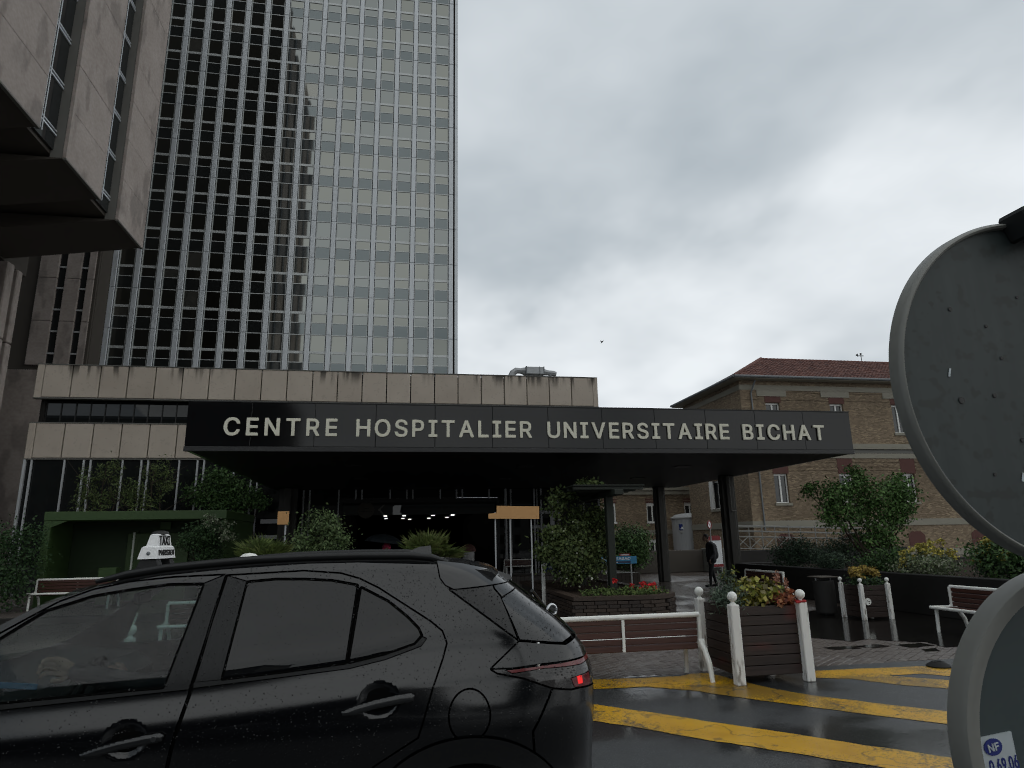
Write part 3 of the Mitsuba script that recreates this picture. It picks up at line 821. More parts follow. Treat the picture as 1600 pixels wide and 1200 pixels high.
def branches(base, tips, r0, seed, name='trunk', parent=None, kids=3):
    rg = random.Random(seed)
    out = []
    for tip in tips:
        b, t = np.array(base, float), np.array(tip, float)
        n = 6
        pts = [b + (t - b) * (k / n) ** .9 + np.array([rg.uniform(-1, 1), rg.uniform(-1, 1), rg.uniform(-.3, .3)]) * np.linalg.norm(t - b) * .035 * (0 < k < n) for k in range(n + 1)]
        out.append(tube(pts, np.linspace(r0, r0 * .28, n + 1), 6))
        for k in range(kids):
            i = rg.randint(2, n - 1)
            L = np.linalg.norm(t - b) * rg.uniform(.25, .45)
            d = _unit([rg.uniform(-1, 1), rg.uniform(-1, 1), rg.uniform(.1, 1)])
            out.append(tube([pts[i], pts[i] + d * L * .5, pts[i] + d * L + (0, 0, .04)], [r0 * .4, r0 * .25, r0 * .1], 5))
    return put(name, cat(out), 'bark', parent)

def shrub(name, label, category, base, blobs, n, size, cols, seed, stem=.03, group=None, **kw):
    o = thing(name, label, category, group)
    tips = [np.array(b[0]) for b in blobs][:6]
    branches(base, tips, stem, seed, 'trunk', o)
    crown(o, leaves(blobs, n, size, cols, seed, **kw))
    return o

shrub('shrub', 'dark dense shrub at the left edge beside the green kiosk', 'shrub', (-9.9, 19.2, .15),
      [((-10.4, 19.4, 1.6), (.95, .8, .85)), ((-9.6, 19.2, 1.3), (.75, .7, .8)), ((-10.0, 19.1, .8), (1.1, .7, .7)), ((-9.1, 19.3, 2.0), (.35, .4, .35)), ((-10.8, 19.6, 2.1), (.7, .6, .5))], 9000, .085, DEEP, 1)
t1 = thing('slender_tree', 'first of two thin sparse trees above the green kiosk, nearer the left edge', 'tree')
branches((-9.35, 23.6, .15), [(-9.75, 23.6, 3.9), (-9.2, 23.5, 4.35), (-8.9, 23.7, 3.6), (-9.5, 23.5, 3.2)], .035, 5, 'trunk', t1, 4)
crown(t1, leaves([((-9.75, 23.6, 3.75), (.40, .35, .55)), ((-9.2, 23.5, 4.2), (.42, .35, .35)), ((-8.95, 23.7, 3.5), (.40, .35, .5)), ((-9.5, 23.5, 3.05), (.55, .4, .45))], 1700, .10, OLIVE, 2, clump=16, spread=.34, long=3))
t2 = thing('slender_tree', 'second of two thin sparse trees above the green kiosk, nearer the canopy', 'tree')
branches((-7.95, 23.6, .15), [(-8.3, 23.6, 3.6), (-7.7, 23.5, 4.3), (-7.4, 23.7, 3.9), (-8.0, 23.5, 3.2)], .035, 6, 'trunk', t2, 4)
crown(t2, leaves([((-8.3, 23.6, 3.5), (.40, .35, .5)), ((-7.75, 23.5, 4.15), (.40, .35, .4)), ((-7.45, 23.7, 3.85), (.36, .35, .45)), ((-8.0, 23.5, 3.05), (.5, .4, .45))], 1600, .10, OLIVE, 3, clump=16, spread=.34, long=3))
shrub('shrub', 'broad glossy shrub rising behind the right end of the green kiosk', 'shrub', (-5.0, 24.65, .1),
      [((x, 24.65, z), (r, .42, r * .8)) for (x, z), r in zip([(-5.941, 3.739), (-5.17, 3.336), (-6.609, 3.456), (-5.787, 3.12), (-4.625, 3.154)], (.75, .6, .55, .8, .35))], 7500, .10, GREEN, 4, clump=34, spread=.30)
shrub('flowering_shrub', 'round shrub with pale flower clusters in front of the kiosk', 'shrub', (-4.95, 19.4, .15),
      [((x, 19.4, z), (r, .6, r * .8)) for (x, z), r in zip([(-5.006, 1.91), (-4.607, 2.004), (-5.286, 1.798), (-4.859, 1.506)], (.42, .36, .30, .42))], 4200, .075, DEEP, 5, spread=.34)
o = 'flowering_shrub'
m, c = leaves([((x, 19.1, z), (r, .3, r * .75)) for (x, z), r in zip([(-4.484, 2.165), (-4.769, 2.303), (-4.319, 1.895)], (.28, .26, .20))], 800, .055, ((.13, .15, .10), (.20, .22, .16), (.07, .10, .05)), 6, clump=18, spread=.28, long=1.3)
put('blossom', m, 'leaf', o, color=c)
shrub('round_shrub', 'rounded light green shrub left of the entrance doors under the canopy', 'shrub', (-1.30, 13.2, .0),
      [((-1.30, 13.2, 1.78), (.48, .42, .38)), ((-1.32, 13.2, 2.08), (.34, .3, .24)), ((-1.05, 13.1, 1.58), (.32, .3, .28)), ((-1.62, 13.2, 1.6), (.28, .3, .28))], 4200, .06, ((.055, .085, .032), (.075, .105, .042), (.04, .065, .025)), 7)

def fan_palm(label, c, rad, h, n, seed):
    o = thing('fan_palm', label, 'palm')
    rg = np.random.default_rng(seed)
    vs, fs, cs, at = [], [], [], 0
    stems = []
    for i in range(n):
        az = rg.uniform(0, 2 * np.pi)
        el = rg.uniform(.25, 1.35)
        d = np.array([np.cos(az) * np.cos(el), np.sin(az) * np.cos(el), np.sin(el)])
        root = np.array(c) + (0, 0, .05)
        L = rg.uniform(.35, .6)
        hub = root + d * L * np.array([rad, rad, h]) * .95
        stems.append(tube([root, hub], [.014, .008], 4))
        side = np.cross(d, [0, 0, 1.0]); side /= np.linalg.norm(side) + 1e-9
        upv = np.cross(side, d)
        col = np.array(((.085, .115, .030), (.065, .095, .026), (.11, .13, .042))[rg.integers(0, 3)])
        for a in np.linspace(-1.35, 1.35, 19):
            q = d * np.cos(a) + side * np.sin(a)
            q = q + upv * rg.uniform(-.08, .08)
            l2 = rg.uniform(.36, .52) * (rad + h) / 2 * (1 - .12 * abs(a))
            wv = np.cross(q, upv); wv /= np.linalg.norm(wv) + 1e-9
            mid = hub + q * l2 * .45
            tip = hub + q * l2 - np.array([0, 0, l2 * rg.uniform(.05, .28)])
            vs += [hub, mid + wv * .016, tip, mid - wv * .016]
            fs += [(at, at + 1, at + 2), (at, at + 2, at + 3)]
            cs += [col * rg.uniform(.55, 1.3)] * 4
            at += 4
    put('fronds', (np.array(vs), np.array(fs)), 'leaf', o, color=np.array(cs))
    put('stem', cat(stems + [tube([np.array(c) - (0, 0, c[2]), np.array(c) + (0, 0, .1)], [.12, .10], 8)]), 'bark', o)
    return o
fan_palm('low fan palm left of the entrance, behind the car roof', (-2.26, 12.6, 1.12), .98, .72, 46, 11)
fan_palm('fan palm before the entrance doors, by the roof fin', (.66, 12.6, 1.20), .92, .74, 50, 12)

# raised planter of dark brick with the pergola and its climbing shrub
pl = thing('brick_planter', 'low dark brick planter bed under the wooden pergola', 'planter')
ring = Polygon([(3.62, 13.55), (4.95, 13.25), (5.75, 13.95), (6.05, 15.05), (5.9, 17.5), (4.0, 19.3), (3.6, 19.4)])
ring = Polygon([(3.64, 13.5), (5.25, 13.3), (5.62, 13.45), (5.9, 13.8), (6.02, 14.4), (6.0, 19.2), (3.66, 19.4)])
put('core', prism(ring.buffer(-.03), .44), 'mortar', pl)
put('soil', flat(ring.buffer(-.2), .47), 'soil', pl)
co = np.array(ring.exterior.coords)
rng = random.Random(14)
bk = [shape(cb(-.104, .104, -.03, .03, -.0305, .0305, .004)) for _ in range(1)]
nb = 0
for a, b in zip(co[:-1], co[1:]):
    L = np.linalg.norm(b - a)
    ang = math.degrees(math.atan2(*(b - a)[::-1]))
    nn = max(1, int(L / .22))
    if min(a[1], b[1]) > 17: continue
    for r in range(6):
        for k in range(nn):
            t_ = (k + (.5 if r % 2 == 0 else .25)) / nn
            q = a + (b - a) * t_
            if q[1] < 17.2 and nb < 290 and t_ < 1 - .08 / L:
                nb += 1
                put('brick', bk[0], f'dark_brick_{rng.randrange(3)}', pl, at=T().translate([q[0], q[1], .034 + r * .070]).rotate([0, 0, 1], ang).scale([L / nn / .222, 1, 1]))
cop = ring.buffer(.03).difference(ring.buffer(-.2))
put('coping', mv(prism(cop, .075), z=.435), 'dark_brick_1', pl)
pg = thing('pergola', 'dark timber pergola with flat slatted roof above the brick planter', 'pergola')
put('post', cb(4.87, 5.04, 14.9, 15.07, .46, 2.72, .01), 'pergola_dark', pg)
put('post', cb(4.87, 5.04, 17.4, 17.57, .46, 2.72, .01), 'pergola_dark', pg)
put('beam', cb(4.85, 5.06, 14.2, 18.2, 2.60, 2.72, .01), 'pergola_dark', pg)
put('brace', cb(4.9, 5.0, 14.92, 15.02, 2.1, 2.6, .01), 'pergola_dark', pg)
for k in range(8):
    put('slat', cb(3.96, 5.60, 14.4 + k * .48, 14.5 + k * .48, 2.722, 2.80, .008), 'pergola_dark', pg)
put('roof_sheet', cb(3.94, 5.62, 14.35, 18.0, 2.802, 2.83, .005), 'pergola_dark', pg)
shrub('climbing_shrub', 'tall leafy shrub with white blossom growing through the pergola', 'shrub', (4.35, 15.7, .46),
      [((x, 15.5 + dy, z), r) for (x, z), r, dy in zip([(4.086, 1.541), (4.703, 1.353), (3.69, 1.724), (4.374, 2.054), (4.904, 2.197), (3.807, 2.404), (4.038, 2.703), (4.573, 2.96), (4.218, 0.957), (3.495, 1.378), (4.913, 1.747), (3.876, 1.283)],
       ((.62, .5, .42), (.42, .45, .42), (.32, .4, .26), (.42, .4, .36), (.24, .3, .34), (.22, .3, .22), (.34, .3, .13), (.34, .3, .09), (.52, .4, .26), (.28, .3, .20), (.3, .3, .4), (.5, .5, .4)), (0, 0, -.1, .1, 0, 0, 0, -.1, -.2, -.2, 0, -.3))], 8200, .095, OLIVE, 21, clump=24, spread=.36, stem=.022, shell=.2)
m, c = leaves([((3.9, 15.1, 1.5), (.5, .4, .8)), ((4.2, 15.0, 1.0), (.5, .4, .5))], 130, .05, ((.22, .23, .19), (.15, .17, .11)), 22, clump=30, spread=.2, long=1.1)
put('blossom', m, 'leaf', 'climbing_shrub', color=c)
gr = thing('bedding_plants', 'low green bedding plants along the front of the brick planter', 'plants')
labels[gr]['kind'] = 'stuff'
crown(gr, leaves([((4.1 + .3 * i, 13.75 + (.0 if i < 5 else .1), .55), (.22, .2, .12)) for i in range(6)], 1500, .06, ((.06, .09, .025), (.085, .115, .035), (.045, .07, .022)), 23), 'foliage')
ORD = {0: 'first', 2: 'second', 1: 'third', 8: 'fourth', 3: 'fifth', 4: 'sixth', 5: 'seventh', 6: 'eighth'}
for i, (x, y, z) in enumerate(((5.12, 14.2, .64), (5.30, 13.85, .64), (5.22, 13.95, .60), (5.42, 13.95, .58), (5.50, 14.1, .66), (5.60, 14.1, .62), (5.64, 14.25, .66), (4.68, 14.0, .78), (5.36, 14.15, .70))):
    lab = {7: 'single red geranium head left of the pergola post'}.get(i, ORD.get(i, '') + ' red geranium head from the left, right of the pergola post')
    o = thing('red_flower', lab, 'flower', 'red flowers in the brick planter')
    m, c = leaves([((x, y, z), (.055, .055, .045))], 60, .035, ((.42, .020, .022), (.50, .035, .03), (.36, .012, .02)), 40 + i, long=1.1)
    put('petals', m, 'leaf', o, color=c)
    put('stem', bar((x, y, .46), (x, y, z), .006, 5), 'pergola_dark', o)

shrub('round_shrub', 'round dark green bush before the far brick building', 'shrub', (10.95, 30.2, .0), [((10.95, 30.2, 1.5), (.80, .7, .74)), ((10.6, 30.2, 1.0), (.75, .6, .6)), ((11.3, 30.2, 1.05), (.6, .6, .6))], 7500, .11, ((.036, .070, .024), (.050, .09, .030)), 25, clump=40, spread=.34)

# big raised planting bed on the right, with its dark wall
WX = 10.8
wb = thing('planter_wall', 'long black rendered wall holding the raised flower bed on the right', 'wall')
put('wall', cb(WX, WX + .22, 7.0, 20.6, 0, .80, .015), 'dark_render', wb)
put('wall', cb(WX + .23, 26, 20.38, 20.6, 0, .80, .015), 'dark_render', wb)
put('soil', bx(WX + .22, 24, 7.0, 20.37, .1, .72), 'soil', wb)
tr = thing('small_tree', 'multi-stemmed small tree with open green crown in the raised bed', 'tree')
TYY = 15.5
px = [(12.271, 1.034), (10.999, 2.657), (11.886, 3.265), (13.032, 2.761), (11.905, 2.194), (12.904, 2.019), (11.974, 1.468), (10.614, 2.774), (13.364, 3.011), (11.056, 2.042), (13.341, 2.343), (12.606, 1.377)]
bl = []
for (x, z), r in zip(px[1:], (.42, .24, .48, .60, .42, .36, .28, .30, .38, .30, .30)):
    bl.append(((x, TYY + math.sin(x * 9) * .2, z), (r, r * .85, r * .72)))
branches((px[0][0], TYY, .7), [(b[0][0], b[0][1], b[0][2] - .1) for b in bl], .030, 31, 'trunk', tr, 4)
bl += [((x, TYY - .1, z), (r, r * .8, r * .75)) for (x, z), r in zip([(11.716, 2.768), (12.335, 2.55), (11.103, 2.364), (12.382, 1.702), (12.034, 3.015), (12.975, 2.429)], (.42, .48, .40, .42, .30, .40))]
crown(tr, leaves(bl, 10500, .085, ((.034, .070, .018), (.048, .094, .026), (.062, .112, .032)), 32, clump=30, spread=.38, shell=.15))
# bushes of the bed
def bedshrub(label, c, r, n, size, cols, seed, **kw):
    o = thing('bed_shrub', label, 'shrub')
    rg = random.Random(seed)
    bl = [((c[0] + rg.uniform(-.5, .5) * r[0], c[1] + rg.uniform(-.5, .5) * r[1], c[2] + rg.uniform(-.3, .2) * r[2]), (r[0] * .62, r[1] * .62, r[2] * .72)) for _ in range(6)]
    branches((c[0], c[1], .68), [np.array(b[0]) for b in bl[:4]], .015, seed, 'trunk', o, 2)
    crown(o, leaves(bl, n, size, cols, seed, **kw))
    return o
bedshrub('dark rosemary-like bush at the left end of the raised bed', (11.55, 18.2, 1.1), (.7, .9, .55), 3200, .10, ((.020, .040, .022), (.028, .052, .028)), 51, long=4)
bedshrub('upright grey-green bush left of the small tree', (11.9, 16.9, 1.2), (.7, .7, .62), 3000, .09, ((.026, .046, .026), (.036, .058, .032)), 52, long=4)
bedshrub('low silvery bush at the foot of the small tree', (11.3, 16.0, .98), (.5, .8, .34), 2200, .07, GREYG, 53, long=2.5)
bedshrub('mid green mound right of the small tree', (11.7, 14.4, 1.0), (.65, .8, .42), 2600, .07, GREEN, 54)
bedshrub('spreading pale-flecked ground shrub along the wall top', (11.35, 12.8, .95), (.42, 1.1, .30), 2800, .055, ((.06, .085, .04), (.09, .11, .055), (.17, .18, .13)), 55)
bedshrub('dark leafy bush at the right end of the raised bed', (11.9, 11.3, 1.1), (.75, .8, .5), 3200, .08, GREEN, 56)
def euphorbia(label, c, heads, r, seed):
    o = thing('euphorbia', label, 'plant')
    rg = random.Random(seed)
    hs_, st, lv = [], [], []
    for _ in range(heads):
        a, q = rg.uniform(0, 6.28), math.sqrt(rg.random())
        x, y = c[0] + r * q * math.cos(a), c[1] + r * q * math.sin(a)
        z = c[2] + rg.uniform(-.18, .18) - .25 * q
        hs_.append(((x, y, z), (.085, .085, .075)))
        st.append(tube([(c[0] + (x - c[0]) * .5, c[1] + (y - c[1]) * .5, .68), (x, y, z)], [.010, .008], 4))
        lv.append(((x, y, z - .22), (.09, .09, .18)))
    put('stem', cat(st), 'pergola_dark', o)
    m, cc = leaves(hs_, heads * 95, .042, ((.29, .25, .055), (.36, .30, .065), (.22, .21, .05)), seed, clump=12, spread=.22, long=1.2, shell=.7)
    put('flower_heads', m, 'leaf', o, color=cc)
    m, cc = leaves(lv, heads * 70, .07, GREYG, seed + 1, long=3)
    put('foliage', m, 'leaf', o, color=cc)
e_ = [(12.118, 1.319), (11.376, 1.151)] + [(11.975, 1.334)]
euphorbia('yellow-green euphorbia right of the small tree trunk', (e_[0][0], 13.6, e_[0][1] + .08), 20, .42, 61)
euphorbia('small euphorbia with three stacked heads before the tree', (e_[1][0], 13.5, e_[1][1] + .06), 8, .22, 62)
euphorbia('large yellow euphorbia at the far right of the raised bed', (e_[2][0], 11.6, e_[2][1] + .10), 30, .55, 63)

# ------------------------------------------------------------------ benches
def bench(label, x, y, L, rz, z0=0.0, mid=True, slats=5, sc=1.0):
    """local: long axis x from 0 to L, backrest at y=0, the sitter looks to -y"""
    o = thing('bench', label, 'bench', 'white framed benches with dark slats')
    M = T().translate([x, y, z0]).rotate([0, 0, 1], math.degrees(rz)).scale([sc, sc, sc])
    P = lambda n, m, ma, **kw: put(n, m, ma, o, at=M, **kw)
    P('top_rail', tube([(0, .03, .73), (L, .03, .73)], .030, 10), 'white_enamel')
    for e in (0, L):
        s = .012 if e == 0 else -.012
        P('end_frame', cat([cb(e - .022, e + .022, -.01, .045, .40, .725, .006), tube([(e, .02, .42), (e, -.06, .40), (e, -.40, .405)], .022, 8)]), 'white_enamel')
        P('leg', cat([tube([(e + s * 3, -.34, .40), (e + s * 3, -.36, .0)], [.030, .028], 8)]), 'white_enamel')
        P('leg', tube([(e, .03, .42), (e, .12, .34), (e, .22, .2), (e, .27, .0)], [.036, .034, .032, .028], 8), 'white_enamel')
        P('hub', mv(trimesh.creation.cylinder(.05, .07, sections=12), e, .03, .40, ry=math.pi / 2), 'white_enamel')
    P('seat_rail', tube([(0, -.42, .405), (L, -.42, .405)], .026, 8), 'white_enamel')
    for k in range(slats):
        P('slat', cb(.03, L - .03, -.012 + k * .004, .018 + k * .004, .335 + k * .078, .335 + k * .078 + .067, .008), 'bench_wood')
    for k in range(4):
        P('seat_slat', cb(.03, L - .03, -.385 + k * .092, -.385 + k * .092 + .078, .375, .402, .008), 'bench_wood')
    if mid:
        P('strap', cat([cb(L / 2 - .018, L / 2 + .018, .036, .05, .34, .70, .004), cb(L / 2 - .018, L / 2 + .018, -.40, .036, .352, .37, .004)]), 'white_enamel')
    return o
bench('wooden slatted bench with white frame seen from behind, beside the near planter', 3.70, 7.98, 1.95, math.pi)
bench('bench facing the street at the right edge, half hidden by the round sign', 9.50, 10.42, 1.9, -math.pi / 2)
bench('bench with only its backrest showing behind the flowers of the near planter', 9.66, 17.6, 1.85, -math.pi / 2)
bench('white framed bench in front of the green kiosk at the left', -9.0, 19.6, 1.9, 0, .15)
bench('bench seen through the front side window of the black car', -3.66, 12.38, 1.9, 0)
struct('entrance_step', cb(3.7, 8.6, 22.9, 25.2, 0, .46, .02), 'paving')
db = bench('small bench standing on the step right of the entrance doors', 4.05, 24.6, 1.5, 0, .46, sc=.68)
for nm in ('group',):
    for k in [k for k in labels if k.startswith('bench')]:
        labels[k].pop('group', None)
for k in [k for k in labels if k.startswith('bench') and '__' not in k]:
    labels[k]['group'] = 'white framed benches with dark slats'

# ------------------------------------------------------------------ timber planters with white ball-topped posts
def planter(label, x, y, w, ph, pw, seed, boards=7, foot=.08):
    """front left post at x, y; w wide and deep"""
    o = thing('timber_planter', label, 'planter', 'timber planters with white ball-topped posts')
    h0, h1 = foot, ph - .03
    bh = (h1 - h0) / boards
    for k in range(boards):
        z0, z1 = h0 + k * bh, h0 + (k + 1) * bh
        put('board', cb(x + pw * .4, x + w - pw * .4, y + .03, y + .06, z0 + .002, z1 - .004, .006), 'planter_wood', o)
        put('board', cb(x + pw * .4, x + w - pw * .4, y + w - .06, y + w - .03, z0 + .002, z1 - .004, .006), 'planter_wood', o)
        put('board', cb(x + .03, x + .06, y + pw * .4, y + w - pw * .4, z0 + .002, z1 - .004, .006), 'planter_wood', o)
        put('board', cb(x + w - .06, x + w - .03, y + pw * .4, y + w - pw * .4, z0 + .002, z1 - .004, .006), 'planter_wood', o)
    put('soil', bx(x + .061, x + w - .061, y + .061, y + w - .061, h0 + .02, h1 - .06), 'soil', o)
    for i, (a, b) in enumerate(((0, 0), (w, 0), (0, w), (w, w))):
        p = put('post', cb(x + a - pw / 2, x + a + pw / 2, y + b - pw / 2, y + b + pw / 2, 0, ph, pw * .09), 'whitewash', o)
        r = pw * .53
        put('ball', lathe([(0, 0), (r * .62, 0), (r * .60, .012), (r * .34, .022), (r * .34, .035)] + [(r * math.sin(t_), .035 + r * .9 - r * math.cos(t_)) for t_ in np.linspace(.4, 3.1415, 12)], 18, (x + a, y + b, ph)), 'white_enamel', p, smooth=40)
    return o
planter('near dark timber planter with white ball-topped posts and mixed foliage', 3.925, 7.50, .87, .875, .108, 1)
planter('smaller timber planter with ochre flowers standing in the puddle', 9.12, 12.18, .60, .68, .078, 2, 6, .04)
solo('white_disc', cat([mv(trimesh.creation.cylinder(.068, .012, sections=32), 9.25, 12.195, .345, rx=math.pi / 2), mv(trimesh.creation.torus(.062, .006, 24, 8), 9.25, 12.187, .345, rx=math.pi / 2)]), 'white_enamel', 'white round plaque with dark marks fixed to the puddle planter', 'plaque')
put('mark', cat([bx(9.255, 9.285, 12.184, 12.188, .335, .355), bx(9.225, 9.242, 12.184, 12.188, .352, .366), bx(9.262, 9.29, 12.184, 12.188, .308, .318)]), 'black_paint', 'white_disc')
solo('cloth_ribbon', cat([mv(trimesh.creation.torus(.052, .013, 20, 8), 4.795, 7.5, .885, s=None), cb(4.70, 4.76, 7.44, 7.46, .865, .89, .006)]), 'red_cloth', 'red strip of cloth tied below the ball of a planter post', 'ribbon')
# contents of the near planter
o = thing('heuchera', 'yellow-green leafy heuchera mound in the near planter', 'plant')
m, c = leaves([((4.42, 7.86, .98), (.27, .28, .15)), ((4.30, 7.74, .92), (.22, .2, .12)), ((4.55, 7.78, .95), (.2, .2, .12))], 1500, .070, ((.15, .155, .028), (.21, .195, .04), (.10, .115, .025), (.085, .075, .035), (.25, .22, .06)), 71, clump=40, spread=.2, long=1.15, shell=.6)
put('foliage', m, 'leaf', o, color=c)
put('stem', bar((4.42, 7.86, .78), (4.42, 7.86, .95), .02), 'bark', o)
o = thing('heuchera', 'orange-red leafy plant with upright seed spikes in the near planter', 'plant')
sp = [((4.62 + .05 * i, 7.72 + .05 * (i % 3), 1.06 + .05 * ((i * 7) % 3)), (.020, .020, .10)) for i in range(4)]
m, c = leaves([((4.66, 7.72, .92), (.20, .20, .09)), ((4.58, 7.64, .90), (.16, .14, .08))], 1000, .052, ((.20, .060, .030), (.25, .085, .035), (.14, .045, .030), (.22, .10, .05)), 72, clump=34, spread=.22, long=1.25, shell=.5)
m2, c2 = leaves(sp, 460, .024, ((.26, .12, .085), (.20, .085, .06), (.30, .17, .12)), 73, clump=14, spread=.3, long=1.4)
put('foliage', m, 'leaf', o, color=c)
put('seed_spike', m2, 'leaf', o, color=c2, kind='stuff')
put('stem', cat([bar((q[0][0], q[0][1], .8), (q[0][0], q[0][1], q[0][2] + .08), .005, 5) for q in sp]), 'bark', o)
o = thing('grey_herb', 'spiky grey-green herb at the left end of the near planter', 'plant')
m, c = leaves([((4.10, 7.9, .93), (.17, .26, .16)), ((4.05, 7.75, .88), (.12, .2, .1)), ((4.13, 8.0, 1.08), (.08, .1, .14))], 1500, .075, ((.075, .10, .075), (.10, .125, .09), (.05, .075, .05)), 74, clump=36, spread=.3, long=5)
put('foliage', m, 'leaf', o, color=c)
put('stem', cat([tube([(4.12, 7.95, .78), (4.10, 7.96, 1.0), (4.13, 7.97, 1.22)], [.010, .008, .005], 5), tube([(4.16, 7.95, .78), (4.2, 7.96, 1.0), (4.24, 7.97, 1.15)], [.010, .008, .005], 5)]), 'bark', o)
m, c = leaves([((4.13, 7.97, 1.2), (.08, .08, .10)), ((4.24, 7.97, 1.12), (.06, .06, .09))], 130, .05, GREYG + LIME, 75, clump=8, long=2)
put('tip_leaves', m, 'leaf', o, color=c)
o = thing('flowering_plant', 'ochre flowering euphorbia in the puddle planter', 'plant')
m, c = leaves([((9.30, 12.42, .90), (.22, .2, .12)), ((9.5, 12.5, .92), (.2, .2, .1)), ((9.66, 12.5, .86), (.12, .15, .1))], 1300, .045, ((.22, .155, .035), (.27, .20, .05), (.16, .11, .03)), 76, clump=26, spread=.16, long=1.2, shell=.6)
put('flower_heads', m, 'leaf', o, color=c)
m, c = leaves([((9.42, 12.45, .74), (.30, .28, .10)), ((9.6, 12.35, .72), (.16, .2, .08))], 900, .06, GREYG + GREEN, 77, long=2.5)
put('foliage', m, 'leaf', o, color=c)
put('stem', cat([bar((9.3 + .1 * i, 12.45, .6), (9.3 + .1 * i, 12.45, .86), .006, 5) for i in range(4)]), 'bark', o)

bo = thing('ball_bollard', 'white ball-topped bollard seen through the front window of the black car', 'bollard')
put('post', cb(-3.70, -3.58, 10.70, 10.82, 0, .40, .01), 'whitewash', bo)
put('ball', lathe([(0, 0), (.04, 0), (.035, .02), (.022, .03), (.022, .045)] + [(.075 * math.sin(t_), .11 - .075 * math.cos(t_)) for t_ in np.linspace(.35, 3.1415, 12)], 18, (-3.64, 10.76, .40)), 'white_enamel', bo, smooth=40)
put('cap', tube([(-3.64, 10.76, .58), (-3.61, 10.76, .66), (-3.59, 10.76, .74)], [.03, .03, .024], 8), 'white_enamel', bo)

bi = thing('litter_bin', 'dark grey litter bin with a flat lid in front of the black wall', 'bin')
put('body', lathe([(0, .05), (.20, .05), (.21, .08), (.21, .68), (.20, .70), (0, .70)], 20, (9.02, 13.2, 0)), 'dark_render', bi, smooth=40)
put('lid', cb(8.80, 9.25, 12.98, 13.42, .76, .785, .01), 'concrete_dark', bi)
put('lid_post', cat([bar((9.02 + dx, 13.2, .68), (9.02 + dx, 13.2, .77), .015) for dx in (-.17, .17)]), 'grey_paint', bi)
put('foot', cb(8.92, 9.12, 13.1, 13.3, 0, .05), 'black_paint', bi)
solo('rubber_base', cat([lathe([(0, 0), (.135, 0), (.14, .012), (.12, .03), (.075, .055), (.07, .062), (.045, .064), (.04, .03), (0, .03)], 28, (6.80, 7.82, .006))]), 'rubber', 'flat black rubber base lying on the yellow marking', 'rubber base', smooth=40)

# ------------------------------------------------------------------ green kiosk
kk = thing('green_kiosk', 'open-fronted dark green kiosk behind the parked car', 'kiosk')
kx0, kx1, ky0, ky1, kz = -9.29, -4.66, 20.2, 24.1, 2.64
put('roof', cb(kx0 - .03, kx1 + .02, ky0 - .02, ky1, kz - .24, kz, .012), 'kiosk_green', kk)
put('side_wall', cb(kx1 - .06, kx1, ky0 + .02, ky1 - .05, .15, kz - .243, .01), 'kiosk_green', kk)
put('side_wall', cb(kx0, kx0 + .08, ky0 + .02, ky1 - .05, .15, kz - .243, .01), 'kiosk_green', kk)
put('post', cb(kx0 - .02, kx0 + .16, ky0 - .01, ky0 + .15, .15, kz - .245, .01), 'kiosk_green', kk)
put('gusset', wallprism(Polygon([(kx0 + .16, kz - .25), (kx0 + .55, kz - .25), (kx0 + .16, kz - .42)]), ky0, ky0 + .05), 'kiosk_green', kk)
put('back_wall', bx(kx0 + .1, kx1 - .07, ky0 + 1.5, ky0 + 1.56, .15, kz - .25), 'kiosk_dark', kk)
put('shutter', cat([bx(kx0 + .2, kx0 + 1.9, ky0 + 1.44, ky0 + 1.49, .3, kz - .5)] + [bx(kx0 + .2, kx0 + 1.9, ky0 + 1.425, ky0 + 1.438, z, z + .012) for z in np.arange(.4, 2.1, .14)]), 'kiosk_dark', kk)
put('door', cb(-7.65, -5.96, ky0 + 1.36, ky0 + 1.42, .15, 2.05, .01), 'kiosk_green', kk)
put('door_edge', cb(-7.37, -7.32, ky0 + .95, ky0 + 1.0, .95, 2.08, .006), 'kiosk_strip', kk)
put('counter', cb(-7.93, -7.48, ky0 + .3, ky0 + .6, .15, 1.12, .01), 'kiosk_green', kk)
put('vent_box', cb(-6.78, -6.49, ky0 + 1.3, ky0 + 1.35, 2.15, 2.38, .01), 'kiosk_green', kk)
# bicycle leaning in the dark beside it
by = thing('bicycle', 'bicycle leaning in the shade beside the left bench', 'bicycle')
wl = lambda x, r: mv(trimesh.creation.torus(r, .016, 36, 6), x, 20.45, .15 + r, rx=math.pi / 2)
for x in (-10.7, -9.65):
    w = put('wheel', wl(x, .33), 'steel_galv', by)
    put('spoke', cat([bar((x, 20.45, .48), (x + .31 * math.cos(a), 20.45, .48 + .31 * math.sin(a)), .003, 4) for a in np.linspace(0, 6.0, 12)]), 'steel_galv', w)
put('frame', cat([bar((-10.7, 20.45, .48), (-10.3, 20.45, .48), .016), bar((-10.3, 20.45, .48), (-10.4, 20.45, 1.05), .018), bar((-10.3, 20.45, .48), (-9.85, 20.45, .98), .018), bar((-10.4, 20.45, .98), (-9.85, 20.45, 1.0), .018), bar((-10.7, 20.45, .48), (-10.39, 20.45, .98), .012), bar((-9.65, 20.45, .48), (-9.87, 20.45, 1.05), .016)]), 'black_paint', by)
put('handlebar', tube([(-9.88, 20.5, 1.18), (-9.86, 20.6, 1.15), (-9.88, 20.45, 1.08), (-9.86, 20.9, 1.15), (-9.88, 21.0, 1.18)], .013, 6), 'steel_galv', by)
put('saddle', cb(-10.55, -10.3, 20.68, 20.82, 1.05, 1.10, .02), 'black_paint', by)
put('mudguard', tube([(-9.65 + .37 * math.cos(a), 20.45, .48 + .37 * math.sin(a)) for a in np.linspace(.6, 2.4, 9)], .02, 6), 'steel_galv', by)

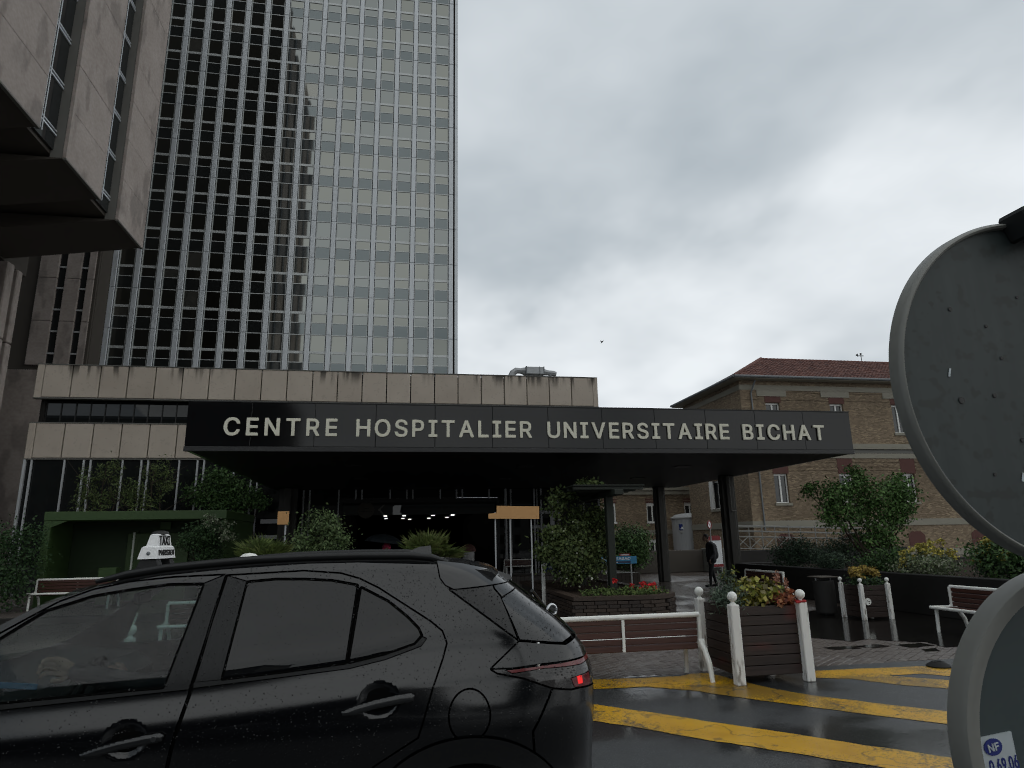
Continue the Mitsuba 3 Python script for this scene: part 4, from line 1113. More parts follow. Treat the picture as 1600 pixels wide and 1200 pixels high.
# ------------------------------------------------------------------ signs of the forecourt
sg = thing('direction_sign', 'small blue sign with white writing beside the climbing shrub', 'sign')
put('post', cb(3.54, 3.62, 16.0, 16.06, 0, 1.12, .006), 'white_enamel', sg)
put('plate', cb(3.63, 4.10, 16.0, 16.02, .90, 1.10, .004), 'blue_sign', sg)
put('lettering', fit_text('Mediquick', 3.70, 4.0, .965, 1.04, 15.998, .003), 'white_print', sg)
ts = thing('smokefree_sign', 'light blue sign reading SANS TABAC with a red strip on top', 'sign')
S0 = 17.0
q = lambda x: x * S0 / 16.0
put('plate', cb(q(5.03), q(5.94), S0, S0 + .02, 1.00, 1.19, .004), 'cyan_sign', ts)
put('strip', cb(q(5.5), q(5.78), S0, S0 + .02, 1.195, 1.255, .004), 'red_sign', ts)
put('strip_line', bx(q(5.53), q(5.75), S0 - .004, S0 - .001, 1.215, 1.235), 'white_print', ts)
put('lettering', fit_text('SANS TABAC', q(5.06), q(5.78), 1.10, 1.165, S0 - .002, .003), 'white_print', ts)
put('band', bx(q(5.06), q(5.78), S0 - .004, S0 - .001, 1.02, 1.07), 'navy_print', ts)
put('small_print', fit_text('et sans fumée', q(5.1), q(5.45), 1.03, 1.06, S0 - .0045, .002), 'white_print', ts)
for x in (5.2, 5.8): put('post', bar((q(x), S0 + .05, 0), (q(x), S0 + .05, 1.15), .02), 'grey_paint', ts)
ns = thing('prohibition_sign', 'round red-rimmed prohibition sign on a thin pole under the canopy', 'sign')
nx, ny, nz = 11.9, 24.0, 2.09
put('disc', mv(trimesh.creation.cylinder(.155, .015, sections=28), nx, ny, nz, rx=math.pi / 2, rz=.62), 'white_print', ns)
put('ring', mv(trimesh.creation.torus(.135, .022, 28, 8), nx - .005, ny - .008, nz, rx=math.pi / 2, rz=.62), 'red_sign', ns)
put('bar', mv(cb(-.13, .13, -.012, .012, -.018, .018, .004), nx, ny, nz, ry=.78, rz=.62), 'red_sign', ns)
put('pole', bar((nx + .03, ny + .04, 0), (nx + .03, ny + .04, nz + .1), .025), 'grey_paint', ns)
ip = thing('info_panel', 'tall white information panel with a red head and foot under the canopy', 'sign')
put('board', cb(11.93, 12.48, 24.3, 24.36, .50, 1.62, .01), 'white_print', ip)
put('head', cat([wallprism(Polygon([(11.95, 1.50), (12.46, 1.50), (12.46, 1.58), (12.40, 1.68), (12.05, 1.68), (11.95, 1.62)]), 24.285, 24.297)]), 'red_sign', ip)
put('foot_strip', bx(11.93, 12.48, 24.285, 24.297, .52, .62), 'red_sign', ip)
put('leg', cat([cb(11.95, 12.0, 24.3, 24.36, 0, .5), cb(12.41, 12.46, 24.3, 24.36, 0, .5)]), 'grey_paint', ip)
wk = thing('white_cabin', 'white rounded cabin with small blue signs before the far brick building', 'cabin')
put('body', lathe([(0, 0), (1.5, 0), (1.5, 3.25), (0, 3.25)], 32, (26.55, 57.6, 0)), 'mullion_white', wk, smooth=40)
put('roof', lathe([(1.6, 3.25), (1.6, 3.36), (1.2, 3.62), (.5, 3.75), (0, 3.78)], 32, (26.55, 57.6, 0)), 'grey_paint', wk, smooth=40)
put('sign', cb(25.15, 25.7, 56.55, 56.6, 2.25, 2.78), 'blue_sign', wk)
put('sign', cb(26.4, 26.9, 56.04, 56.08, 2.25, 2.78), 'blue_sign', wk)
put('sign_mark', wallprism(Polygon([(25.22, 2.33), (25.62, 2.33), (25.55, 2.48), (25.42, 2.58), (25.32, 2.46)]), 56.53, 56.545), 'white_print', wk)
put('plate_text', bx(25.2, 25.65, 56.56, 56.58, 1.98, 2.08), 'grey_paint', wk)
lw = thing('low_wall', 'low grey concrete wall under the canopy in front of the brick buildings', 'wall')
put('wall', cb(9.9, 14.9, 31.0, 31.3, 0, 1.03, .02), 'concrete_dark', lw)
put('wall', cb(14.91, 15.2, 29.0, 31.2, 0, 1.1, .02), 'concrete_grey', lw)
put('wall', cb(14.0, 22.5, 26.6, 26.9, 0, 1.05, .02), 'dark_render', lw)
# steel access ramp in front of the brick pavilion
rp = thing('steel_ramp', 'grey steel access ramp with lattice railing before the brick pavilion', 'ramp')
def rail(x0, x1, z0, z1, y, n):
    out = []
    for k in range(n + 1):
        t_ = k / n
        x, zt_, zb_ = x0 + (x1 - x0) * t_, z0 + (z1 - z0) * t_, z0 + (z1 - z0) * t_ - 1.55
        put('upright', bar((x, y, 0), (x, y, zt_ + (1.0 if k == n - 1 else .12)), .035, 6), 'steel_galv', rp)
        if k < n:
            xn, zn = x0 + (x1 - x0) * (k + 1) / n, z0 + (z1 - z0) * (k + 1) / n
            m_ = (x + xn) / 2
            for a, b in (((x, zt_ - 1.5), (m_, zt_ - .72)), ((m_, zt_ - .72), (xn, zn - 1.5))):
                put('brace', bar((a[0], y, a[1]), (b[0], y, b[1]), .03, 5), 'steel_galv', rp)
    for d in (0, .35, .72, 1.5):
        put('rail', bar((x0, y, z0 - d), (x1, y, z1 - d), .032, 6), 'steel_galv', rp)
rail(22.6, 34.5, 2.35, 1.95, 42.0, 6)
put('deck', cat([bx(22.6, 34.5, 42.06, 43.6, .55, .62)]), 'steel_galv', rp)
rail(22.6, 34.5, 2.35, 1.95, 43.7, 6)

# bird
bd = solo('bird', cat([mv(trimesh.creation.icosphere(1, .09), 20.0, 60, 20.6, s=None), trimesh.Trimesh([(20.0, 60, 20.6), (19.82, 60.05, 20.84), (19.9, 60.0, 20.58), (20.0, 60, 20.6), (20.2, 59.95, 20.82), (20.12, 60.0, 20.58), (19.98, 60, 20.62), (19.93, 60, 20.47), (20.05, 60, 20.47)], [(0, 1, 2), (3, 5, 4), (6, 7, 8)], process=False)]), 'black_paint', 'small dark bird flying against the clouds', 'bird')

# ------------------------------------------------------------------ people
def body(bones, res=.02, iters=8):
    """bones: (p, q, rp, rq, colour); one continuous skin, coloured by the nearest bone"""
    parts = []
    for p, q, a, b, c in bones:
        s1 = m3.Manifold.sphere(a, 16).translate(tuple(map(float, p)))
        s2 = m3.Manifold.sphere(b, 16).translate(tuple(map(float, q)))
        parts.append(m3.Manifold.batch_hull([s1, s2]))
    u = m3.Manifold.batch_boolean(parts, m3.OpType.Add).refine_to_length(res)
    mm = u.to_mesh()
    t = trimesh.Trimesh(np.array(mm.vert_properties[:, :3]), np.array(mm.tri_verts), process=True)
    trimesh.smoothing.filter_taubin(t, lamb=.5, nu=.52, iterations=iters)
    v = np.array(t.vertices)
    best, col = np.full(len(v), 9e9), np.zeros((len(v), 3))
    for p, q, a, b, c in bones:
        p, q = np.array(p, float), np.array(q, float)
        d = q - p
        s = np.clip(((v - p) @ d) / max(d @ d, 1e-9), 0, 1)
        dist = np.linalg.norm(v - p - s[:, None] * d, axis=1) - (a + (b - a) * s)
        m = dist < best
        best[m], col[m] = dist[m], c
    return t, col
SKIN, COAT, TROU, SHOE = (.30, .175, .125), (.012, .013, .017), (.010, .010, .012), (.008, .008, .008)
def hand(w, d, side, r=.0095, L=.085, skin=SKIN, curl=.5):
    """palm and five fingers from the wrist w in direction d; side = across the palm"""
    w, d, side = np.array(w, float), _unit(d), _unit(side)
    n = np.cross(d, side)
    out = [(w, w + d * .05 + side * .02, .024, .020, skin), (w, w + d * .05 - side * .02, .024, .020, skin), (w + d * .05 + side * .026, w + d * .08 + side * .03, .017, .013, skin), (w + d * .05 - side * .026, w + d * .08 - side * .03, .017, .013, skin)]
    for k, ln in zip((-1.5, -.5, .5, 1.5), (.78, .98, 1.05, .92)):
        a = w + d * .085 + side * k * .020
        b = a + (d * math.cos(curl) + n * math.sin(curl)) * L * .45 * ln
        c = b + (d * math.cos(2.1 * curl) + n * math.sin(2.1 * curl)) * L * .33 * ln
        e = c + (d * math.cos(3.0 * curl) + n * math.sin(3.0 * curl)) * L * .24 * ln
        out += [(a - d * .02, a, r * 1.1, r, skin), (a, b, r, r * .95, skin), (b, c, r * .95, r * .85, skin), (c, e, r * .85, r * .7, skin)]
    t0 = w + d * .025 + side * .026
    t1_ = t0 + (d * .6 + side * .55 + n * .4) * .042
    out += [(t0, t1_, r * 1.4, r * 1.1, skin), (t1_, t1_ + (d * .8 + n * .5) * .035, r * 1.1, r * .85, skin)]
    return out
def head(c, f, skin=SKIN, s=1.0):
    """head centred at c, looking along f"""
    c, f = np.array(c, float), _unit(f)
    sd = np.cross(f, [0, 0, 1.0])
    u = np.array([0, 0, 1.0])
    return [(c + u * .03 * s, c + f * .03 * s - u * .03 * s, .088 * s, .07 * s, skin), (c + f * .045 * s - u * .07 * s, c + f * .02 * s - u * .02 * s, .042 * s, .07 * s, skin), (c + f * .092 * s + u * .005, c + f * .105 * s - u * .022 * s, .010, .015, skin), (c + f * .075 * s - u * .055 * s - sd * .015, c + f * .075 * s - u * .055 * s + sd * .015, .013, .013, (.24, .11, .09)), (c + sd * .085 * s, c + sd * .088 * s - u * .03, .018, .012, skin), (c - sd * .085 * s, c - sd * .088 * s - u * .03, .018, .012, skin), (c + f * .074 * s + u * .018 + sd * .030, c + f * .076 * s + u * .018 + sd * .032, .011, .011, (.05, .04, .035)), (c + f * .074 * s + u * .018 - sd * .030, c + f * .076 * s + u * .018 - sd * .032, .011, .011, (.05, .04, .035))]

pp = thing('person', 'person in dark coat walking left under the canopy by the front column', 'person')
X_, Y_ = 10.58, 21.7
bn = head((X_ - .02, Y_, 1.605), (-1, -.15, -.12), (.16, .10, .075))
bn += [((X_ + .06, Y_, 1.50), (X_ + .01, Y_, 1.58), .055, .05, (.16, .10, .075)), ((X_ + .13, Y_ - .13, 1.36), (X_ + .13, Y_ + .13, 1.36), .085, .085, COAT), ((X_ + .14, Y_, 1.34), (X_ + .16, Y_, 1.05), .155, .165, COAT), ((X_ + .14, Y_ - .08, 1.2), (X_ + .15, Y_ - .08, .88), .13, .13, COAT), ((X_ + .14, Y_ + .08, 1.2), (X_ + .15, Y_ + .08, .88), .13, .13, COAT)]
bn += [((X_ + .24, Y_, 1.32), (X_ + .27, Y_, 1.02), .12, .14, (.016, .017, .020))]
for s, fx_, kx_ in ((-1, -.14, -.10), (1, .16, .05)):
    y = Y_ + s * .09
    bn += [((X_ + .14, y, .90), (X_ + .14 + kx_, y, .50), .095, .065, TROU), ((X_ + .14 + kx_, y, .50), (X_ + .14 + fx_, y, .09), .063, .042, TROU), ((X_ + .14 + fx_, y, .05), (X_ + fx_ - .03, y, .035), .045, .034, SHOE)]
for s, ex, hx in ((-1, .02, -.10), (1, .22, .16)):
    y = Y_ + s * .22
    bn += [((X_ + .13, Y_ + s * .19, 1.36), (X_ + .13 + ex, y, 1.10), .062, .052, COAT), ((X_ + .13 + ex, y, 1.10), (X_ + .13 + hx - .05, y - .02, .92), .05, .036, COAT)]
    bn += hand((X_ + .13 + hx - .05, y - .02, .90), (-.25, 0, -1), (0, 1, 0), skin=(.16, .10, .075))
m, c = body(bn)
put('body', m, 'figure', pp, smooth=True, color=c)
put('hair', trimesh.smoothing.filter_taubin(m3_hair) if False else mv(trimesh.creation.icosphere(3, .098), X_ + .005, Y_, 1.645, s=None), 'hair_dark', pp, smooth=True)

pu = thing('person', 'person in bright pink jacket under a tilted dark umbrella before the entrance', 'person')
X_, Y_ = -.17, 21.5
PINK = (.42, .035, .085)
bn = head((X_, Y_, 1.50), (.3, -1, 0), s=.97)
bn += [((X_, Y_, 1.38), (X_, Y_, 1.45), .055, .05, SKIN), ((X_ - .14, Y_, 1.31), (X_ + .14, Y_, 1.31), .08, .08, PINK), ((X_, Y_, 1.28), (X_, Y_, .95), .15, .15, PINK), ((X_ - .08, Y_, .95), (X_ + .08, Y_, .95), .13, .13, PINK)]
for s in (-1, 1):
    bn += [((X_ + s * .09, Y_, .88), (X_ + s * .09, Y_ - .03, .48), .09, .062, TROU), ((X_ + s * .09, Y_ - .03, .48), (X_ + s * .1, Y_, .09), .06, .042, TROU), ((X_ + s * .1, Y_, .05), (X_ + s * .11, Y_ - .14, .035), .044, .034, SHOE)]
hw = np.array((X_ - .12, Y_ - .26, 1.22))
bn += [((X_ - .19, Y_, 1.31), (X_ - .26, Y_ - .08, 1.08), .058, .05, PINK), ((X_ - .26, Y_ - .08, 1.08), hw - (0, -.02, .03), .048, .034, PINK), ((X_ + .19, Y_, 1.31), (X_ + .25, Y_ - .02, 1.06), .058, .05, PINK), ((X_ + .25, Y_ - .02, 1.06), (X_ + .22, Y_ - .12, .84), .048, .034, PINK)]
bn += hand((X_ + .22, Y_ - .12, .83), (0, -.2, -1), (1, 0, 0)) + hand(hw, (.2, -.1, 1), (1, 0, 0), curl=.9)
m, c = body(bn)
put('body', m, 'figure', pu, smooth=True, color=c)
hood, hc = body([((X_, Y_ + .03, 1.53), (X_, Y_ + .05, 1.46), .128, .125, PINK), ((X_, Y_ + .06, 1.56), (X_ + .02, Y_ + .07, 1.66), .09, .03, PINK)])
put('hood', hood, 'figure', pu, smooth=True, color=hc)
um = thing('umbrella', 'dark grey umbrella held by the person in pink', 'umbrella')
def place_umb(m):
    return mv(m, X_ - .10, Y_ - .1, 1.52, ry=.12)
dome = lathe([(.62 * math.sin(a), .22 + .62 * (math.cos(a) - .55) * .62) for a in np.linspace(1.25, .02, 10)], 8)
put('canopy', place_umb(dome), 'cloth_umbrella', um)
put('shaft', place_umb(bar((0, 0, -.42), (0, 0, .44), .008, 6)), 'black_paint', um)
put('rib', place_umb(cat([bar((0, 0, .1), (.5 * math.cos(a), .5 * math.sin(a), .21), .004, 4) for a in np.arange(8) * math.pi / 4])), 'black_paint', um)
wb2 = thing('waste_bag_stand', 'grey bin with a rust-coloured rounded top right of the fan palm', 'bin')
put('body', lathe([(0, 0), (.17, 0), (.19, .9), (.19, 1.32), (0, 1.32)], 16, (2.45, 22.0, 0)), 'grey_paint', wb2, smooth=40)
put('lid', lathe([(.25, 1.32), (.24, 1.40), (.18, 1.5), (.08, 1.56), (0, 1.57)], 16, (2.45, 22.0, 0)), 'red_lintel', wb2, smooth=40)
# ------------------------------------------------------------------ the black car in the foreground
def smooth(a, b, x):
    t = np.clip((x - a) / (b - a), 0, 1)
    return t * t * (3 - 2 * t)
_zb = PchipInterpolator([-3.4, -1.5, -.8, -.17, .13, .4, 1.2], [.96, 1.05, 1.086, 1.147, 1.2, 1.215, 1.16])
_xr = PchipInterpolator([.2, .45, .7, 1.0, 1.13, 1.23, 1.35, 1.47, 1.6], [.90, .965, .98, .985, .955, .87, .72, .56, .36])
def car_y(x, z):
    """the flank of the car: depth over length and height"""
    x, z = np.asarray(x, float), np.asarray(z, float)
    t = z - _zb(np.clip(x, -3.4, 1.2))
    y = 3.13 + .27 * .025 * np.logaddexp(0, t / .025)
    y = y - .034 * smooth(0, .17, -t) + .05 * smooth(.93, .62, z) - .03 * smooth(.58, .40, z)
    y = y - .035 * np.exp(-((x - .42) / .36) ** 2 - ((z - .90) / .15) ** 2)
    y = y + 5.0 * np.maximum(0, z - 1.5) ** 2
    xr = _xr(np.clip(z, .2, 1.6))
    s = np.clip((x - (xr - .42)) / .42, 0, .9995)
    y = y + .30 * (1 - np.sqrt(1 - s ** 2.4))
    f = np.clip((-2.75 - x) / .47, 0, .9995)
    return y + .30 * (1 - np.sqrt(1 - f ** 2.4))

# the vehicle the picture was taken from stands behind the viewer; the black doors mirror it
vv = thing('grey_van', 'dark grey van behind the viewer, mirrored in the doors of the black car', 'van')
side_ = np.array([(-4.9, .35), (-5.0, .75), (-4.85, 1.02), (-4.0, 1.15), (-3.05, 1.82), (-2.6, 1.92), (-.35, 1.92), (-.18, 1.80), (-.12, .9), (-.2, .35)])
def vanhull(sx, y0, y1, inset):
    q = [(x, y, z) for x, z in sx for y in (y0 + inset * max(0, z - 1.05), y1 - inset * max(0, z - 1.05))]
    return trimesh.convex.convex_hull(np.array(q))
put('body', vanhull(side_, -2.5, -.62, .16), 'car_trim', vv)
put('side_window', cat([bx(x0, x1, -.60, -.585, 1.15, 1.68) for x0, x1 in ((-2.75, -1.85), (-1.75, -1.0), (-.9, -.4))]), 'car_tint', vv)
for x in (-4.1, -.85):
    for y in (-.78, -2.35):
        put('wheel', mv(trimesh.creation.cylinder(.34, .22, sections=28), x, y, .34, rx=math.pi / 2), 'rubber', vv)
car = thing('black_car', 'wet black taxi suv with tinted rear windows in the foreground', 'car')
YC = 3.98                                    # centre line of the car
def flank(x, z, off=0.0):
    return np.stack([np.asarray(x, float), car_y(x, z) + off, np.asarray(z, float)], -1)
def flank_n(x, z):
    e = 1e-3
    gx = (car_y(x + e, z) - car_y(x - e, z)) / (2 * e)
    gz = (car_y(x, z + e) - car_y(x, z - e)) / (2 * e)
    n = np.stack([gx, -np.ones_like(gx), gz], -1)
    return n / np.linalg.norm(n, axis=-1, keepdims=True)
def skin(poly, name, ma, parent=car, gap=.0025, off=0.0, depth=.014, step=.03, mirror=False, label=None, bulge=None):
    """a panel of the flank: outline in (length, height), laid on car_y, edges turned inwards"""
    P = poly.buffer(-gap) if gap else poly
    V, F, N, at = [], [], [], 0
    for g in getattr(P, 'geoms', [P]):
        if g.is_empty or g.area < 1e-6: continue
        g = g.simplify(.0008)
        rings = [np.array(g.exterior.segmentize(step * .6).coords)[:-1]] + [np.array(h.segmentize(step * .6).coords)[:-1] for h in g.interiors]
        x0, z0, x1, z1 = g.bounds
        gx, gz = np.meshgrid(np.arange(x0, x1, step), np.arange(z0, z1, step))
        gx = gx + (np.arange(gx.shape[0]) % 2)[:, None] * step * .5
        q = np.column_stack([gx.ravel(), gz.ravel()])
        q = q[contains_xy(g.buffer(-step * .4), q[:, 0], q[:, 1])] if len(q) else q
        pts = np.vstack(rings + [q])
        tri = Delaunay(pts).simplices
        cen = pts[tri].mean(1)
        tri = tri[contains_xy(g, cen[:, 0], cen[:, 1])]
        a = pts[tri]
        cr = (a[:, 1, 0] - a[:, 0, 0]) * (a[:, 2, 1] - a[:, 0, 1]) - (a[:, 1, 1] - a[:, 0, 1]) * (a[:, 2, 0] - a[:, 0, 0])
        tri = np.where((cr > 0)[:, None], tri, tri[:, ::-1])
        tri = tri[np.abs(cr) > 1e-9]
        o = off + (bulge(pts[:, 0], pts[:, 1]) if bulge else 0)
        v, n = flank(pts[:, 0], pts[:, 1], o), flank_n(pts[:, 0], pts[:, 1])
        if bulge:
            e_ = 1e-3
            b_ = lambda x, z: car_y(x, z) + bulge(x, z)
            X, Zz = pts[:, 0], pts[:, 1]
            n = np.stack([(b_(X + e_, Zz) - b_(X - e_, Zz)) / (2 * e_), -np.ones(len(X)), (b_(X, Zz + e_) - b_(X, Zz - e_)) / (2 * e_)], -1)
            n /= np.linalg.norm(n, axis=1, keepdims=True)
        V.append(v); N.append(n); F.append(tri + at); at += len(v)
        s = 0
        for r in rings:
            k = len(r)
            e = r - np.roll(r, 1, 0); e2 = np.roll(r, -1, 0) - r
            t = e / (np.linalg.norm(e, axis=1, keepdims=True) + 1e-9) + e2 / (np.linalg.norm(e2, axis=1, keepdims=True) + 1e-9)
            on = np.stack([t[:, 1], -t[:, 0]], -1); on /= np.linalg.norm(on, axis=1, keepdims=True) + 1e-9
            nn = np.stack([on[:, 0], 0 * on[:, 0], on[:, 1]], -1)
            top = v[s:s + k]
            V += [top, top + n[s:s + k] * -depth]
            mid = n[s:s + k] * .5 + nn * .5
            N += [mid, nn]
            i = np.arange(k); j = (i + 1) % k
            F.append(np.vstack([np.column_stack([at + i, at + k + i, at + j]), np.column_stack([at + j, at + k + i, at + k + j])]))
            at += 2 * k; s += k
    V, F, N = np.vstack(V), np.vstack(F), np.vstack(N)
    def entry(V, F, N):
        return {'type': 'ply', 'filename': meshkit.write_ply((V, F), normals=N), 'face_normals': False}
    key = put(name, entry(V, F, N), ma, parent, label=label)
    if mirror:
        put(name, entry(V * [1, -1, 1] + [0, 2 * YC, 0], F[:, ::-1], N * [1, -1, 1]), ma, parent)
    return key

xr_edge = [(float(_xr(z)) - .003, z) for z in np.linspace(.24, 1.44, 60)]
# whole flank, clockwise from the rear top
roof_line = [(0.235, 1.547), (0.083, 1.554), (-0.153, 1.565), (-0.384, 1.565), (-0.744, 1.549), (-1.007, 1.528), (-1.257, 1.49), (-1.465, 1.42), (-1.591, 1.35)]
outline = Polygon([(.56, 1.46), (.30, 1.545)] + roof_line + [(-1.75, 1.235), (-1.98, 1.10), (-2.10, 1.055), (-2.6, .99), (-2.95, .90), (-3.17, .76), (-3.2, .55), (-3.18, .26), (-2.6, .22), (-1.8, .24), (0, .24), (.9, .24)] + xr_edge).buffer(0)
RW, FW = (.345, .335), (-2.19, .335)
arches = unary_union([Point(*RW).buffer(.385, 32), Point(*FW).buffer(.385, 32)])
clad = unary_union([Point(*RW).buffer(.50, 32), Point(*FW).buffer(.48, 32), sbox(-3.3, .2, 1.1, .40)]).difference(arches).intersection(outline)
fdoor = Polygon([(-0.733, 1.524), (-0.766, 1.348), (-0.791, 1.175), (-0.809, 1.078), (-0.833, 0.967), (-0.856, 0.868), (-0.871, 0.793)] + [(-.875, .60), (-.87, .44), (-1.72, .44), (-1.80, .62), (-1.83, .9), (-1.80, 1.06), (-1.66, 1.17)] + [(-1.581, 1.316), (-1.491, 1.371), (-1.387, 1.432), (-1.264, 1.477), (-1.122, 1.505), (-0.952, 1.519)]).buffer(0)
rdoor = Polygon([(-0.724, 1.521), (-0.393, 1.532), (-0.227, 1.517), (-0.143, 1.492), (-0.055, 1.449), (0.07, 1.369), (0.179, 1.301), (0.231, 1.259), (0.25, 1.209), (0.232, 1.15), (0.186, 1.036), (0.126, 0.843)] + [(-.08, .72), (-.14, .44), (-.862, .44), (-.866, .60)] + [(-0.861, 0.792), (-0.847, 0.868), (-0.823, 0.967), (-0.799, 1.077), (-0.781, 1.175), (-0.755, 1.348)]).buffer(0)
fglass = Polygon([(-0.823, 1.481), (-0.917, 1.09), (-1.002, 1.088), (-1.284, 1.076), (-1.512, 1.066)] + [(-1.70, 1.068), (-1.64, 1.115)] + [(-1.574, 1.289), (-1.494, 1.346), (-1.426, 1.391), (-1.257, 1.444), (-1.114, 1.465), (-0.966, 1.482)]).buffer(0)
rglass = Polygon([(-0.632, 1.486), (-0.512, 1.494), (-0.389, 1.491), (-0.265, 1.482), (-0.155, 1.46), (-0.189, 1.149), (-0.45, 1.126), (-0.685, 1.11)])
qglass = Polygon([(-0.132, 1.448), (-0.013, 1.387), (0.071, 1.321), (0.122, 1.271), (0.134, 1.245), (0.106, 1.215), (-0.024, 1.178), (-0.17, 1.151)])
ftrim = Polygon([(-1.511, 1.063), (-1.283, 1.074), (-1.002, 1.085), (-0.812, 1.095), (-0.814, 1.076), (-1.044, 1.064), (-1.279, 1.051), (-1.506, 1.038)] + [(-1.68, 1.05), (-1.70, 1.066)]).buffer(0)
rtrim = Polygon([(-0.797, 1.101), (-0.685, 1.105), (-0.45, 1.121), (-0.17, 1.146), (-0.024, 1.173), (0.112, 1.209), (0.142, 1.239), (0.159, 1.231), (0.137, 1.203), (-0.018, 1.155), (-0.169, 1.126), (-0.449, 1.104), (-0.797, 1.08)]).buffer(0)
fpill = Polygon([(-0.73, 1.524), (-0.824, 1.486), (-0.917, 1.088), (-0.811, 1.092)]).buffer(0).intersection(fdoor)
rpill = Polygon([(-0.721, 1.518), (-0.635, 1.492), (-0.687, 1.105), (-0.802, 1.101)]).buffer(0).intersection(rdoor)
spoiler = Polygon([(0.217, 1.559), (0.337, 1.543), (0.532, 1.498), (0.604, 1.474), (0.61, 1.461), (0.566, 1.454), (0.287, 1.439), (0.251, 1.457), (0.228, 1.488)]).buffer(.004)
dpill = Polygon([(0.269, 1.434), (0.479, 1.451), (0.484, 1.426), (0.512, 1.392), (0.554, 1.267), (0.574, 1.21)]).buffer(.002)
hstrip = Polygon([(0.514, 1.386), (0.582, 1.207), (0.7, 1.191), (0.802, 1.175)] + [(1.0, 1.215), (.9, 1.24), (.62, 1.42)]).buffer(0).intersection(outline)
hlow = Polygon([(0.579, 1.202), (0.7, 1.186), (0.815, 1.169)] + [(1.05, 1.22), (1.05, 1.15)] + [(0.932, 1.106), (0.681, 1.106), (0.54, 1.097), (0.443, 1.099)]).buffer(0).intersection(outline)
lamp = Polygon([(0.443, 1.096), (0.54, 1.094), (0.681, 1.103), (0.904, 1.105)] + [(1.05, 1.135), (1.05, .97)] + [(0.86, 0.988), (0.813, 0.988), (0.716, 1.006), (0.589, 1.054), (0.47, 1.08)]).buffer(0).intersection(outline)
redbar = Polygon([(0.514, 1.09), (0.681, 1.098), (0.893, 1.102)] + [(1.05, 1.13), (1.05, 1.105)] + [(0.886, 1.081), (0.685, 1.088), (0.536, 1.077)]).buffer(0).intersection(lamp.buffer(-.004))
lit = Polygon([(0.853, 1.035), (0.88, 1.035), (0.885, 1.002), (0.857, 1.002)]).buffer(0).intersection(lamp.buffer(-.006))
cap = sscale(Point(*[(0.344, 0.92)][0]).buffer(1, 40), .088, .105)
seam = Polygon([(0.722, 1.002)] + [(0.627, 0.836)] + [(.70, .24), (1.1, .24), (1.1, .98)]).buffer(0)
doors = unary_union([fdoor, rdoor])
bumper = seam.intersection(outline).difference(unary_union([clad.buffer(.003), lamp.buffer(.003)])).difference(arches)
quarter = outline.difference(unary_union([doors, clad, spoiler, dpill, hstrip, hlow, lamp, bumper.buffer(.004), cap]).buffer(.002)).difference(arches)
fseal = fglass.buffer(.009).difference(fglass.buffer(.001)).intersection(fdoor)
rseal = unary_union([rglass.buffer(.008), qglass.buffer(.008)]).difference(unary_union([rglass, qglass]).buffer(.001)).intersection(rdoor)
holes = unary_union([fglass, rglass, qglass])
# handle recesses: hollows pressed into the doors
hr, hf = [(-0.035, 0.994)][0], [(-1.023, 0.899)][0]
def hollow(x, z):
    d = 0
    for h in (hr, hf):
        d = d + .022 * smooth(-.05, 1.0, 1 - ((x - h[0] + .005) / .088) ** 2 - ((z - h[1] - .004) / .072) ** 2)
    return d
d1 = skin(fdoor.difference(unary_union([fglass, ftrim, fpill, fseal]).buffer(.001)).difference(clad), 'door', 'car_paint', bulge=hollow, step=.012, gap=.003)
d2 = skin(rdoor.difference(unary_union([rglass, qglass, rtrim, rpill, rseal]).buffer(.001)).difference(clad), 'door', 'car_paint', bulge=hollow, step=.012, gap=.003)
skin(fglass, 'window', 'car_glass', d1, gap=.001, off=.006, depth=.002)
w_ = skin(rglass, 'window', 'car_tint', d2, gap=.001, off=.006, depth=.003, label='tinted rear door window')
skin(qglass, 'window', 'car_tint', d2, gap=.001, off=.006, depth=.003)
skin(fseal, 'seal', 'seal_black', d1, gap=.0, off=.008, depth=.003)
skin(rseal, 'seal', 'seal_black', d2, gap=.0, off=.008, depth=.003)
skin(ftrim.difference(fseal), 'trim', 'car_trim', d1, gap=.0005, off=-.003)
skin(rtrim.difference(rseal), 'trim', 'car_trim', d2, gap=.0005, off=-.003)
skin(fpill.difference(fseal), 'pillar', 'car_trim', d1, gap=.001, off=.001)
skin(rpill.difference(rseal), 'pillar', 'car_trim', d2, gap=.001, off=.001)
skin(quarter, 'body', 'car_paint', step=.022, gap=.003)
skin(clad, 'cladding', 'car_trim', off=-.012, depth=.03)
skin(bumper, 'bumper', 'car_paint', step=.022)
skin(dpill, 'pillar', 'car_gloss_trim', off=.006, step=.02, gap=.004)
sA, sB = [(0.514, 1.386), (0.803, 1.178)]
sd = _unit([sB[0] - sA[0], sB[1] - sA[1]])
def edge_roll(x, z):
    d_ = np.abs((x - sA[0]) * sd[1] - (z - sA[1]) * sd[0]) * np.where((x - sA[0]) * sd[1] - (z - sA[1]) * sd[0] > 0, -1, 1)
    d_ = (x - sA[0]) * -sd[1] + (z - sA[1]) * sd[0]          # above the edge line: positive
    return .016 * np.clip((d_ + .085) / .085, 0, 1.2) ** 2
hs_ = skin(hstrip, 'tailgate', 'car_paint', step=.014, gap=.004, bulge=edge_roll)
skin(hlow, 'tailgate_flank', 'car_paint', hs_, step=.02)
lk = skin(lamp.difference(unary_union([redbar, Polygon([(0.82, 1.032), (0.931, 1.039), (0.939, 0.979), (0.835, 0.995)]).buffer(0)]).buffer(.001)), 'tail_lamp', 'lamp_smoke', step=.018, off=.004)
skin(redbar, 'lens', 'lamp_red', lk, gap=.0005, off=.002, step=.018)
